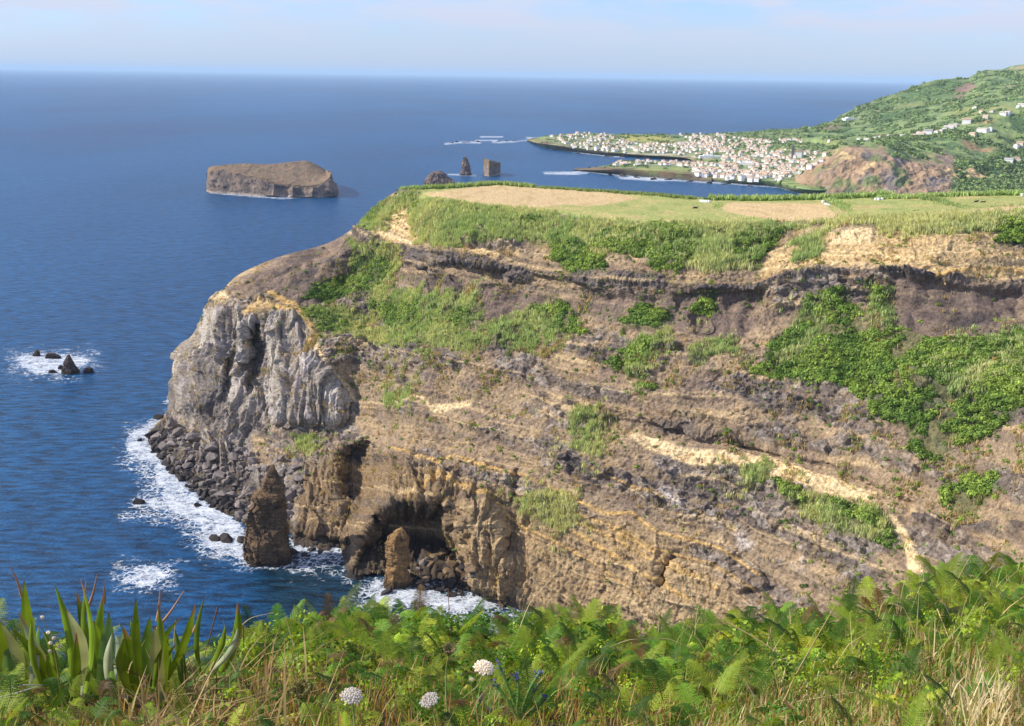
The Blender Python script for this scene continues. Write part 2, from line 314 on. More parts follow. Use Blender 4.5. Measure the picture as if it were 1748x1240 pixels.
    fmx = N('ShaderNodeMath', t, operation='MAXIMUM'); l(lm.outputs[0], fmx.inputs[0]); l(fr.outputs[0], fmx.inputs[1])
    gate = N('ShaderNodeMapRange', t); gate.inputs['From Min'].default_value = .02; gate.inputs['From Max'].default_value = .25; l(fo.outputs['Fac'], gate.inputs['Value'])
    fm = N('ShaderNodeMath', t, operation='MULTIPLY'); l(fmx.outputs[0], fm.inputs[0]); l(gate.outputs[0], fm.inputs[1])
    # small scattered white caps
    wcn = noise(1, .05, .16, R(-10), 2, .5); wcr = N('ShaderNodeMapRange', t); wcr.inputs['From Min'].default_value = .79; wcr.inputs['From Max'].default_value = .82; l(wcn.outputs['Fac'], wcr.inputs['Value'])
    fx = N('ShaderNodeMath', t, operation='MAXIMUM'); l(fm.outputs[0], fx.inputs[0]); l(wcr.outputs[0], fx.inputs[1])
    mf = N('ShaderNodeMix', t, data_type='RGBA'); mf.inputs['B'].default_value = (.72, .76, .80, 1); l(fx.outputs[0], mf.inputs['Factor']); l(vm.outputs[0], mf.inputs['A'])
    l(mf.outputs['Result'], b.inputs['Base Color'])
    ro = N('ShaderNodeMapRange', t); ro.inputs['To Min'].default_value = .34; ro.inputs['To Max'].default_value = .8; l(fx.outputs[0], ro.inputs['Value']); l(ro.outputs[0], b.inputs['Roughness'])
    b.inputs['IOR'].default_value = 1.33; b.inputs['Specular IOR Level'].default_value = .32
    l(bp.outputs[0], b.inputs['Normal']); l(b.outputs[0], o.inputs[0])
    s = obj('sea', me, m); tag(s, kind='structure')
FOAM_STRONG = [
 [(215,745),(262,712),(282,716),(262,748),(300,795),(345,850),(400,880),(420,905),(425,965),(385,950),(345,930),(340,900),(300,880),(255,868),(228,870),(225,850),(275,845),(262,800),(215,775)],
 [(498,915),(530,912),(590,935),(560,950),(520,945),(498,955)],
 [(30,608),(70,600),(110,604),(155,612),(150,622),(128,632),(105,640),(60,640),(30,625)],
 [(205,985),(235,967),(270,968),(292,982),(280,995),(235,998),(208,992)],
 [(620,1010),(640,985),(662,1000),(700,1005),(845,1020),(860,1040),(800,1045),(700,1035),(650,1030)],
 [(900,1045),(960,1055),(965,1075),(930,1075)],
 [(282,676),(294,680),(294,690),(284,688)]]
FOAM_SOFT = [
 [(215,730),(300,705),(420,890),(430,975),(340,950),(290,900),(210,880),(240,830),(205,790)],
 [(15,600),(165,600),(170,625),(100,650),(10,640)], [(490,900),(600,930),(610,960),(560,985),(490,985)],
 [(600,990),(860,1000),(960,1060),(900,1100),(600,1060)], [(195,960),(300,960),(300,1005),(195,1005)]]
FOAM_LINES = [([(418,950),(430,968),(470,972),(500,962)], 2.5), ([(588,985),(600,990),(620,985)], 2.5), ([(655,1005),(680,1010)], 3)]
FOAM_FAR = [[(895,234),(925,235),(928,238),(900,238)], [(925,294),(985,293),(1005,296),(985,299),(930,298)], [(1050,302),(1120,303),(1170,309),(1120,310),(1060,306)]]
FOAM_FARLINES = [([(760,246),(790,243),(820,244)], 1.6), ([(820,234),(858,234)], 1.2), ([(812,240),(850,240)], 1.0), ([(840,243),(880,242)], 1.4), ([(850,244),(900,240),(940,250)], 1),
 ([(905,238),(935,251),(1000,262),(1045,267),(1065,268)], 1.5), ([(985,291),(1060,300),(1120,306),(1180,310),(1260,315)], 1.4), ([(1260,315),(1330,320),(1370,331)], 1.2),
 ([(765,298),(790,299),(812,300)], 1.2), ([(358,329),(430,335),(480,339),(520,336),(545,337)], 1.3), ([(808,313),(815,313)], .8), ([(1018,325),(1022,325)], .6)]
# ------------------------------------------------------------------ the main headland
def main_cliff():
    TA = [0, .17, .27, .38, .52, .66, .82, 1]; TB = [0, .16, .36, .60, .80, .87, .95, 1]
    T0 = [0, .13, .28, .50, .73, .76, 1, 1]
    c = [
     ('a', [(290,702),(291,665),(298,625),(318,585),(345,535),(358,515),(370,502),(378,498)], [0,.1,.2,.35,.55,.65,.85,1], 0, 505),
     ('a', [(255,748),(300,712),(325,640),(350,570),(380,515),(390,498),(396,487),(401,474)], [0,.15,.25,.36,.5,.65,.85,1], 0, 505),
     ('a', [(300,800),(362,735),(395,650),(430,560),(450,505),(462,480),(470,455),(479,438)], [0,.22,.33,.45,.61,.72,.9,1], 0, 502),
     ('a', [(345,850),(420,780),(460,680),(500,575),(525,490),(537,462),(549,438),(560,415)], [0,.24,.38,.5,.68,.75,.92,1], 0, 500),
     ('a', [(430,897),(480,815),(520,720),(560,600),(585,480),(592,425),(605,402),(617,379)], [0,.22,.38,.52,.78,.82,.93,1], 0, 496),
     ('a', [(505,910),(540,830),(575,740),(615,610),(630,460),(634,412),(641,375),(650,345)], [0,.16,.38,.55,.79,.82,.93,1], 0, 492),
     ('a', [(583,930),(598,850),(630,750),(665,610),(680,455),(685,420),(688,350),(690,324)], [0,.15,.33,.53,.76,.79,.93,1], 0, 486),
     ('a', [(594,986),(628,872),(650,770),(680,610),(693,458),(698,424),(704,348),(706,325)], [0,.16,.36,.55,.77,.80,.93,1], 0, 484)]
    rest = [  # px/py rows, h of waterline, h of near edge, h of far edge
     ([(650,980),(668,872),(700,770),(725,620),(740,482),(745,438),(750,342),(762,320)], 0, 100.5, 100.5),
     ([(705,986),(715,868),(745,770),(768,620),(780,478),(783,440),(788,348),(798,317)], 0, 100.5, 100.5),
     ([(765,994),(775,870),(790,770),(810,620),(820,482),(822,440),(825,354),(835,315)], 0, 100.5, 100.5),
     ([(850,1028),(860,900),(870,780),(900,640),(905,500),(908,460),(910,361),(915,321)], 0, 100.5, 100.5),
     ([(960,1062),(970,920),(985,790),(1000,650),(1010,505),(1012,470),(1014,376),(1020,327)], 0, 101, 101),
     ([(1090,1100),(1095,950),(1100,820),(1105,660),(1110,508),(1112,480),(1115,383),(1115,334)], 0, 102, 102),
     ([(1220,1120),(1220,980),(1222,840),(1225,670),(1228,514),(1228,487),(1230,384),(1230,338)], 3, 103.5, 103),
     ([(1330,1130),(1330,1000),(1330,850),(1330,680),(1330,512),(1330,482),(1330,381),(1330,338)], 8, 105, 104),
     ([(1440,1140),(1440,1000),(1440,850),(1440,680),(1440,500),(1440,464),(1440,376),(1440,336)], 15, 107, 106),
     ([(1550,1120),(1550,990),(1550,840),(1550,670),(1550,505),(1550,465),(1550,372),(1550,331)], 25, 109, 108),
     ([(1650,1080),(1650,960),(1650,820),(1650,660),(1650,510),(1650,476),(1650,367),(1650,329)], 36, 110.5, 109.5),
     ([(1760,1020),(1760,910),(1760,780),(1760,640),(1760,514),(1760,485),(1760,358),(1760,332)], 50, 112, 111),
     ([(1900,960),(1900,860),(1900,740),(1900,610),(1900,505),(1900,470),(1900,345),(1900,330)], 62, 114, 113),
     ([(2050,900),(2050,820),(2050,700),(2050,590),(2050,490),(2050,450),(2050,333),(2050,322)], 72, 118, 117)]
    cols = []
    for _, pp, T, h0, Dt in c:
        Db = float(Dof(*pp[0], h0)); cols.append([(x, y, Db+(Dt-Db)*t) for (x, y), t in zip(pp, T)])
    for pp, h0, h1, h2 in rest:
        Db = float(Dof(*pp[0], h0)); Dt = float(Dof(*pp[6], h1)); r = [(x, y, Db+(Dt-Db)*t) for (x, y), t in zip(pp[:7], T0[:7])]; 
        if pp[0][0] < 800: r[1] = (r[1][0], r[1][1], Db+(Dt-Db)*.05); r[2] = (r[2][0], r[2][1], Db+(Dt-Db)*.27)
        r.append((*pp[7], float(Dof(*pp[7], h2)))); cols.append(r)
    NU, NV = 1500, 860
    px, py, D, v, tr = loft_px(cols, NU, NV)
    vv = np.broadcast_to(v[None], px.shape)
    # carved features, along the line of sight (metres): (polygon, depth, feather)
    def feat(poly, d, fe, fx=0):
        nonlocal D
        n = fbm(px/22, py/22, 0*px+fx, 3)*9
        D = D+d*sm(-fe, fe, sd_sample(poly, px+n, py+n*.7))
    def sd_sample(poly, X, Y):
        mm = Mask.__new__(Mask); mm.m = sdpoly(poly, _mx, _my).astype(np.float32); return mm(X, Y)
    sdc = sd_sample([(600,990),(612,930),(634,880),(655,862),(690,852),(728,858),(752,832),(772,862),(778,900),(796,945),(815,990),(815,1040),(600,1010)], px+fbm(px/14, py/30, 0*px+3, 3)*7, py)
    D = D+19*sm(0, 30, sdc)*sm(995, 965, py)+4*sm(0, 8, sdc)*sm(1000, 960, py)
    feat([(578,775),(622,758),(634,800),(622,835),(604,862),(586,850),(580,810)], 13, 9)
    feat([(505,800),(545,778),(580,782),(586,860),(596,925),(500,912)], -7, 8)
    feat([(785,990),(800,900),(790,850),(840,860),(870,960),(860,1030)], -5, 12)
    feat([(424,560),(441,556),(446,600),(440,660),(426,672),(419,620)], 10, 6)
    feat([(385,620),(398,600),(402,660),(392,700)], 5, 5); feat([(370,700),(385,690),(395,735),(380,740)], -3, 6)
    feat([(300,640),(340,560),(380,520),(410,560),(400,640),(360,700),(300,700)], -5, 14)
    feat([(480,620),(530,610),(590,690),(585,725),(470,720)], -5, 10)
    feat([(1180,540),(1198,510),(1212,530),(1212,560),(1190,565)], 2, 5); feat([(1240,505),(1285,495),(1298,512),(1270,555),(1247,545)], 1.3, 9)
    feat([(1150,500),(1180,500),(1175,530),(1155,530)], 1.5, 4); feat([(560,480),(590,470),(640,425),(650,440),(580,500)], 2, 5)
    feat([(870,815),(885,805),(890,850),(876,858)], 2.5, 6); feat([(1128,960),(1150,950),(1142,1000),(1120,1005)], 5, 5)
    feat([(720,455),(790,448),(870,462),(860,480),(760,478),(735,500)], 3.5, 5)
    feat([(1000,700),(1230,745),(1430,800),(1560,860),(1560,880),(1430,830),(1230,772),(1000,725)], 2.5, 8)
    flo = Dof(px, np.maximum(py, 700), .9+.5*fbm(px/9, py/9, 0*px, 2)); cov = sm(600, 612, px)*(1-sm(835, 850, px))*(py > 900)*(py < np.maximum(px*0, pchip([0, 1], [0, 0], np.zeros(1))[0])+py[:, :1]-1)
    D = np.where((cov > .5) & (D > flo), flo, D)
    P = atD(px, py, D)
    x, y, z = P[..., 0], P[..., 1], P[..., 2]
    X = px+fbm(x/10, y/10, z/10, 4)*9+fbm(x/2.5, y/2.5, z/2.5, 3)*3; Y = py+fbm(x/9+9, y/9, z/9, 4)*8+fbm(x/2.5+3, y/2.5, z/2.5, 3)*3
    field = sm(tr[6]-.002, tr[6]+.006, vv)*sm(700, 722, px)
    K = {}
    K['grey'] = Mask([[(284,720),(284,640),(320,580),(350,525),(400,520),(430,540),(500,530),(530,560),(545,610),(590,660),(615,700),(585,725),(470,722),(430,745),(440,800),(520,800),(510,850),(500,930),(300,860),(240,760)]], feather=10)(X, Y)
    K['ash'] = Mask([[(378,498),(480,438),(590,396),(640,420),(680,440),(700,455),(560,520),(520,530),(440,500)], [(660,460),(760,470),(900,500),(1120,505),(1290,490),(1300,540),(1200,570),(1000,540),(850,560),(800,520),(720,500)], [(1520,470),(1748,495),(1748,530),(1660,560),(1600,580),(1540,560),(1500,520)], [(1180,500),(1300,480),(1320,520),(1250,600),(1180,570)]], feather=14)(X, Y)
    K['brown'] = Mask([[(498,800),(620,760),(760,800),(900,880),(980,1000),(1100,1100),(700,1100),(480,930)]], feather=40)(X, Y)
    K['lowtan'] = Mask([[(790,860),(860,860),(1100,900),(1250,1000),(1300,1150),(860,1100),(800,1000)]], feather=30)(X, Y)
    basl = [(596,392),(634,412),(713,430),(806,438),(909,467),(995,478),(1115,490),(1200,495),(1285,492),(1359,472),(1493,461),(1619,474),(1760,486)]
    Yb = Y-fbm(x/30, y/30, 0*x, 2)*6
    K['bas'] = Mask(lines=[(basl, 5), ([(700,440),(820,448),(900,472)], 11), ([(990,474),(1130,483)], 13), ([(1620,475),(1760,490)], 9)], feather=4)(px+(X-px)*.5, py+(Y-py)*.5)*(.35+.65*sm(-.25, .1, fbm(x/14, y/14, z/14, 3)))
    K['basb'] = Mask(lines=[([(640,595),(720,600),(800,590),(900,590),(1000,600),(1100,640)], 10), ([(840,660),(960,690),(1080,715),(1200,745),(1330,760)], 12), ([(970,790),(1030,820)], 12), ([(1100,590),(1160,600)], 10),
        ([(1280,670),(1360,690),(1480,720)], 9), ([(1560,880),(1640,900),(1740,900)], 10), ([(690,650),(790,640)], 6), ([(560,770),(700,800),(760,810)], 8)], feather=10)(X, Y)*sm(-.15, .25, fbm(x/12, y/12, z/9, 3))
    K['face'] = Mask([[(1285,480),(1310,440),(1359,388),(1490,392),(1560,398),(1640,395),(1706,400),(1760,440),(1760,478),(1500,452),(1370,458)], [(612,383),(658,401),(680,352),(706,360),(716,418),(660,414)], [(800,425),(880,422),(888,432),(810,435)], [(1060,432),(1100,436),(1090,448)], [(1150,460),(1210,468),(1200,480)]], feather=8)(X, Y)
    K['cream'] = Mask([[(1066,737),(1075,735),(1147,760),(1212,775),(1277,784),(1342,795),(1424,822),(1498,848),(1500,862),(1424,848),(1330,815),(1290,805),(1275,808),(1245,800),(1180,795),(1100,765)], [(1520,880),(1535,885),(1575,950),(1590,985),(1560,985),(1545,930)], [(676,688),(722,674),(735,690),(800,684),(805,692),(738,702),(722,682),(690,694)], [(515,560),(545,590),(570,640),(600,665),(610,690),(590,680),(560,640),(530,590)], [(1359,390),(1493,393),(1489,403),(1365,400)], [(1440,395),(1492,393),(1486,415),(1410,414)], [(620,385),(710,412),(708,420),(640,402)],[(360,510),(385,500),(395,512),(370,520)]], feather=5)(px+(X-px)*.45, py+(Y-py)*.45)
    K['och'] = Mask(lines=[([(960,870),(1060,905),(1120,938),(1220,965),(1290,1010)], 2), ([(920,870),(990,895),(1060,925),(1110,955),(1190,990)], 2.5), ([(860,880),(900,905),(960,930),(1040,980),(1100,1020)], 2), ([(1000,800),(1080,830),(1180,870),(1260,910)], 1.6), ([(681,772),(749,792),(777,776),(829,804)], 2.5), ([(745,816),(801,836),(861,872)], 4.5), ([(800,792),(840,800),(898,813),(979,851),(1033,878),(1082,878),(1125,911),(1234,938),(1304,987)], 3),
        ([(984,911),(1039,943),(1098,981),(1180,1025)], 3.5), ([(1044,905),(1147,960),(1228,1008)], 2.5), ([(460,500),(505,520),(545,580)], 5), ([(420,535),(450,520),(500,530)], 5), ([(1600,470),(1660,455),(1748,460)], 4), ([(700,850),(745,820)], 3), ([(900,880),(985,910)], 2)], feather=3)(px+(X-px)*.2, py+(Y-py)*.18)
    K['white'] = Mask(lines=[([(1142,851),(1190,880),(1234,895),(1288,938),(1369,960),(1434,992)], 10), ([(500,600),(540,640),(570,690)], 12), ([(440,700),(500,690)], 14), ([(1120,830),(1150,850)],8)], feather=16)(X, Y)*sm(-.1, .35, fbm(x/6, y/6, z/6, 4))
    K['reed'] = MREED(X, Y); K['bush'] = MBUSH(X, Y)
    K['scree'] = Mask([[(255,748),(300,715),(400,760),(440,780),(520,800),(520,850),(500,920),(420,900),(340,850)]], feather=14)(px, py)
    lit = 1-field
    yb_ = pchip([200, 596, 713, 806, 909, 995, 1115, 1285, 1359, 1493, 1619, 2100], [500, 392, 430, 438, 467, 478, 490, 490, 472, 461, 474, 500], px.ravel()).reshape(px.shape)
    yo_ = pchip([200, 600, 745, 800, 898, 979, 1082, 1125, 1234, 1304, 1500, 2100], [740, 760, 780, 792, 813, 851, 878, 911, 938, 987, 1080, 1350], px.ravel()).reshape(px.shape)
    S = (py+fbm(x/30, y/30, z/30, 3)*10-yb_)/(yo_-yb_); u_ = px/260
    b1 = pn(u_*.6, S*9, 0*S); b2 = pn(u_, S*26+7, 0*S); b3 = pn(u_*2, S*64+3, 0*S)
    notgrey = (1-K['grey'])*(1-K['ash']*.75)*(1-field)
    zs = z+fbm(x/45, y/45, z/45, 2)*9
    cpatch = fbm(x/26+3, y/26, z/9, 3); cst = pn(0*x+1, zs/7.5, x/130)
    crg = sm(-.05, .2, b1*.8+cst*.3+cpatch*.9)*(1-field)
    crg = crg*(1-K['ash']*.8)*(1-K['face']*.7)*(1-K['grey'])*(1-.85*np.maximum(K['brown'], K['lowtan']))
    h1, i1 = crag(x/6.5, y/6.5, z/4.5); h2, i2 = crag(x/2.6, y/2.6, z/1.9, seed=7); h3, i3 = crag(x/1.2, y/1.2, z/.9, seed=31)
    uu = px+py*.10+fbm(px/40, py/90, 0*px, 2)*16; g1, j1 = crag(uu/27, py/120, 0*x, 1.2, 11); g2, j2 = crag(uu/9.5, py/46, 0*x+5, 1.1, 3); strk = fbm(uu/5.5, py/48, 0*x+2, 3, .55, ridged=True); flv = fbm(uu/20, py/130, 0*x+8, 4, .55, ridged=True)
    # ---- displacement
    Nn = gnormals(P)
    zz = z+fbm(x/40, y/40, z/40, 2)*8
    big = fbm(x/32, y/32, z/26, 3)*3.6
    med = fbm(x/9, y/9, z/8, 4)*1.5
    rid = fbm(x/4.2, y/4.2, z/3.4, 4, .55, ridged=True)
    col_ = fbm(x/1.3, y/1.3, z/9, 2, ridged=True)
    st = pn(0*x, zz/2.6, x/60)*.6+pn(0*x+3, zz/1.1, x/50)*.35
    A_g = K['grey']*1.0; A_b = np.maximum(K['bas'], K['basb']); A_br = np.maximum(K['brown'], K['lowtan'])
    soft = np.clip(K['ash']*(1-K['bas'])+.0, 0, 1)
    A_v = np.maximum(A_g, A_br)
    stt = (b2*1.0+b3*.55)*notgrey*(1-.6*A_br*(px < 920))
    d = stt*1.0+crg*(h1*1.5+h2*.8+h3*.35+.7)+(1-crg)*(1-.8*soft)*(h2*.35+h3*.22)+big+med*(1-.5*soft)*(1-.55*A_v)*(1-.6*K['face'])+rid*.55*(1-.7*soft)*(1-.85*A_v)*(1-.7*K['face'])+st*(1-.6*A_g)*.8
    d += A_g*(g1*2.6+g2*1.1+flv*3.0-1.2+strk*.8)+A_br*(1-K['scree'])*(1-.72*sm(880, 960, px))*(flv*2.6-1.0+g1*1.8+g2*.7+strk*.5)
    d += K['bas']*(.8+col_*.9)+K['basb']*(.8+h2*1.2+h1*1.0+fbm(x/1.6, y/1.6, z/1.6, 2)*.6)+K['cream']*.35+K['och']*.5+K['white']*(.6+rid*.5)
    d += K['scree']*fbm(x/3, y/3, z/3, 3, ridged=True)*1.2
    gul = fbm(x/11+7, y/11, 0*x, 2, ridged=True)
    d -= soft*np.clip(gul-.1, 0, 1)*2.4
    d += (1-A_g)*(1-soft)*fbm(x/1.5, y/1.5, z/1.2, 2)*.28
    wl = sm(0, 5, z)
    edge = sm(tr[6]-.03, tr[6], vv)
    amp = (1-field)*(1-.85*edge)*(.35+.65*wl)
    ridge = sm(tr[7]-.04, tr[7]-.005, vv)*(px < 705)*.8
    amp = amp*(1-ridge)
    P = P+Nn*(d*amp)[..., None]
    P[..., 2] += field*fbm(x/18, y/18, 0*x, 3)*.35
    # ---- colour (albedo of the rock and soil itself)
    n1 = fbm(x/14, y/14, z/8, 4); n2 = fbm(x/2.2, y/2.2, z/1.4, 4, .6); n3 = fbm(x/5, y/5, z/30, 3)
    C = np.broadcast_to(srgb(156, 136, 110), P.shape).copy()
    C = mixc(C, srgb(132, 114, 98), sm(-.1, .4, n1)); C = mixc(C, srgb(108, 100, 97), crg*.8); C = mixc(C, srgb(156, 146, 136), crg*sm(.1, .5, i2)*.6); C = mixc(C, srgb(176, 152, 116), sm(.1, .5, n3)*.6)
    sb = pn(0*x, zz/1.5, x/80+5)
    C = mixc(C, srgb(168, 142, 108), sm(.1, .5, sb)*.35*(1-A_g))
    C = mixc(C, srgb(104, 92, 88), sm(.05, .45, pn(0*x+9, zz/3.1, x/80))*.4*(1-A_g))
    C = mixc(C, srgb(122, 102, 76), K['brown']*.8); C = mixc(C, srgb(168, 144, 108), K['lowtan']*.7)
    C = mixc(C, srgb(108, 94, 87), K['ash']*.85); C = mixc(C, srgb(146, 126, 106), K['ash']*sm(0, .4, n1+.3*n3)*.7); C = mixc(C, srgb(78, 70, 70), K['ash']*sm(.12, .3, fbm(x/16+2, y/16, z/7, 3))*.8)
    g = mixc(np.broadcast_to(srgb(140, 131, 121), P.shape), srgb(168, 158, 154), sm(-.05, .5, n3+.4*n2)); g = mixc(g, srgb(104, 96, 94), sm(.15, .6, -n1-.2*n2))
    C = C*(1-A_g[..., None])+g*A_g[..., None]
    C = mixc(C, srgb(150, 132, 98), A_g*sm(.2, .6, fbm(x/8+5, y/8, z/12, 3))*.6)
    C = mixc(C, srgb(86, 80, 80), K['basb']*.8); C = mixc(C, srgb(198, 170, 122), K['face']*.8)
    C = mixc(C, srgb(226, 200, 150), K['face']*sm(.0, .35, pn(0*x, zz/.9, x/40))*.8)
    C = mixc(C, srgb(88, 82, 82), K['bas']*.85); C = mixc(C, srgb(104, 98, 100), K['bas']*sm(.1, .5, n2)*.7)
    C = mixc(C, srgb(226, 202, 158), K['cream']*.92); C = mixc(C, srgb(170, 140, 96), K['cream']*sm(.1, .4, pn(px*0, (py+(px*.3))/3.0, px/60))*.55)
    C = mixc(C, srgb(204, 168, 104), K['och']*.8*sm(-.6, -.1, n2)); C = mixc(C, srgb(205, 196, 190), K['white']*.8)
    C = mixc(C, srgb(196, 172, 132), notgrey*sm(.22, .5, b3*.7+b2*.5)*.6*(1-K['bush'])); C = mixc(C, srgb(96, 88, 84), notgrey*sm(.12, .45, -b2*.8-b3*.3)*.5)
    stk = fbm(uu/6, py/55, 0*x+20, 4, .6); C = mixc(C, srgb(180, 172, 160), A_g*sm(.05, .4, stk)*.5); C = mixc(C, srgb(96, 88, 86), A_g*sm(.1, .45, -stk)*.5)
    fs_ = fbm(x/.9, y/.9, z/.7, 2, .7)
    C = C*(1+.22*fs_[..., None])
    C = C*(1+.22*n2[..., None])*(1+.10*n1[..., None])*(1+(.16*i2+.12*i3)[..., None]*(.4+.6*np.maximum(crg, A_g))[..., None])
    C = mixc(C, srgb(188, 181, 170), A_g*sm(.35, .8, j1+.5*j2)*.55); C = mixc(C, srgb(92, 86, 86), A_g*sm(.3, .8, -j1-.4*j2)*.55)
    # rocks at the waterline: wet and dark
    C = mixc(C, srgb(52, 46, 44), (1-sm(1.0, 4.5, z+n1*2))*(1-field)*.8)
    # soil under plants
    C = mixc(C, srgb(110, 112, 66), K['reed']*.6); C = mixc(C, srgb(70, 88, 40), K['bush']*.6)
    lich = sm(.25, .6, fbm(x/6+20, y/6, z/6, 4))*.5*(1-A_g)*(1-K['bas'])*(1-K['brown']*.6)
    C = mixc(C, srgb(128, 128, 72), lich*.8)
    # fields
    fc = np.broadcast_to(srgb(160, 166, 96), P.shape)
    fn = fbm(x/12, y/12, 0*x, 4)
    fc = mixc(fc, srgb(184, 172, 112), sm(-.1, .4, fn)); fc = mixc(fc, srgb(132, 148, 82), sm(.05, .4, fbm(x/5+3, y/16, 0*x, 4))*.7); fc = mixc(fc, srgb(190, 168, 118), sm(.2, .45, fbm(x/30, y/30, 0*x+4, 3))*.7)
    straw = Mask([[(720,331),(840,316),(912,320),(1060,331),(1092,339),(1030,350),(1000,353),(965,350),(895,357),(789,349)], [(1230,354),(1248,346),(1408,348),(1420,362),(1446,376),(1330,379),(1240,362)], [(1655,362),(1700,354),(1760,348),(1760,356),(1680,364)]], feather=2)(px+n2*1.5, py+n2)
    fc = mixc(fc, srgb(206, 180, 134), straw); fc = mixc(fc, srgb(186, 160, 112), straw*sm(.0, .4, fbm(x/4, y/22, 0*x+2, 4))*.7)
    trk = Mask(lines=[([(1206,350),(1215,356),(1240,366),(1275,380)], .8), ([(1204,353),(1210,358),(1232,370)], .6), ([(1418,350),(1440,362),(1452,376)], 1)], feather=1.5)(px, py)
    fc = mixc(fc, srgb(190, 165, 120), trk*.7); fc = fc*(1+.12*n2[..., None])
    C = C*(1-field[..., None])+fc*field[..., None]
    C = C*np.array([1.03, 1.01, .98])
    C = np.clip(C, .01, .9)
    # ---- skirts: down to sea in front, away behind, and round the left
    def away(Q, d, h, side=0):
        r = Q[..., :2]-CAM[:2]; u = r/np.linalg.norm(r, axis=-1, keepdims=True); q = Q.copy()
        q[..., 0] += u[..., 0]*d+side; q[..., 1] += u[..., 1]*d; q[..., 2] = h; return q
    NF = 90; w0 = P[:, 0]; hi = sm(0, 3, w0[:, 2]); fr_ = []
    for k in range(NF, 0, -1):
        t_ = k/NF; zt_ = w0[:, 2]*(1-t_)-6*t_; q = away(w0, -hi*45*t_**1.3-t_, zt_)
        a_ = q[:, 0]; b_ = q[:, 1]; dn = (fbm(a_/7, b_/7, zt_/9, 4)*3+crag(a_/5, b_/5, zt_/4)[0]*1.6+crag(a_/2, b_/2, zt_/1.6)[0]*.6+fbm(a_/3, b_/3, zt_/20, 3, ridged=True)*1.2)*hi*min(1, t_*8)
        fr_.append(away(q, dn, zt_))
    front = fr_; FP = np.stack(front, 1); fn1 = fbm(FP[..., 0]/10, FP[..., 1]/10, FP[..., 2]/5, 4); fn2 = fbm(FP[..., 0]/2, FP[..., 1]/2, FP[..., 2]/1.3, 4)
    FC = mixc(np.broadcast_to(srgb(158, 138, 110), FP.shape), srgb(120, 106, 92), sm(-.1, .4, fn1)); FC = mixc(FC, srgb(196, 168, 122), sm(.2, .5, pn(0*fn1, FP[..., 2]/1.6+fn1, FP[..., 0]/60))*.5)*(1+.3*fn2[..., None]); FC = mixc(FC, srgb(52, 46, 44), (1-sm(1, 4, FP[..., 2]))*.8)
    tp = P[:, -1]; k = tp[:, 2]
    back = [away(tp, 2, k-.5), away(tp, 9, k*.85), away(tp, 22, k*.55), away(tp, 34, k*.25), away(tp, 50, -4+0*k)]
    P = np.concatenate([np.stack(front, 1), P, np.stack(back, 1)], 1)
    C = np.concatenate([FC, C]+[C[:, -1:]*.9]*5, 1); px2 = 0
    e = P[0]; wr = [away(e, 48, e[:, 2]*.9-4, 26), away(e, 22, e[:, 2], 9), away(e, 6, e[:, 2], 1.2)]
    P = np.concatenate([np.stack(wr, 0), P], 0); C = np.concatenate([C[:1]]*3+[C], 0)
    F = gridF(*P.shape[:2])
    me = mesh_np('sea_cliff', P, F, C, smooth=False)
    m = rock_mat('cliff_rock', .95, ((.9, .8, .7), (3.0, .7, .2)), .42, 1.1)
    o = obj('headland_cliff', me, m); tag(o, kind='structure')
    Pi = P[3:, NF:-5]; return o, Pi, px, py, np.asarray(field), K
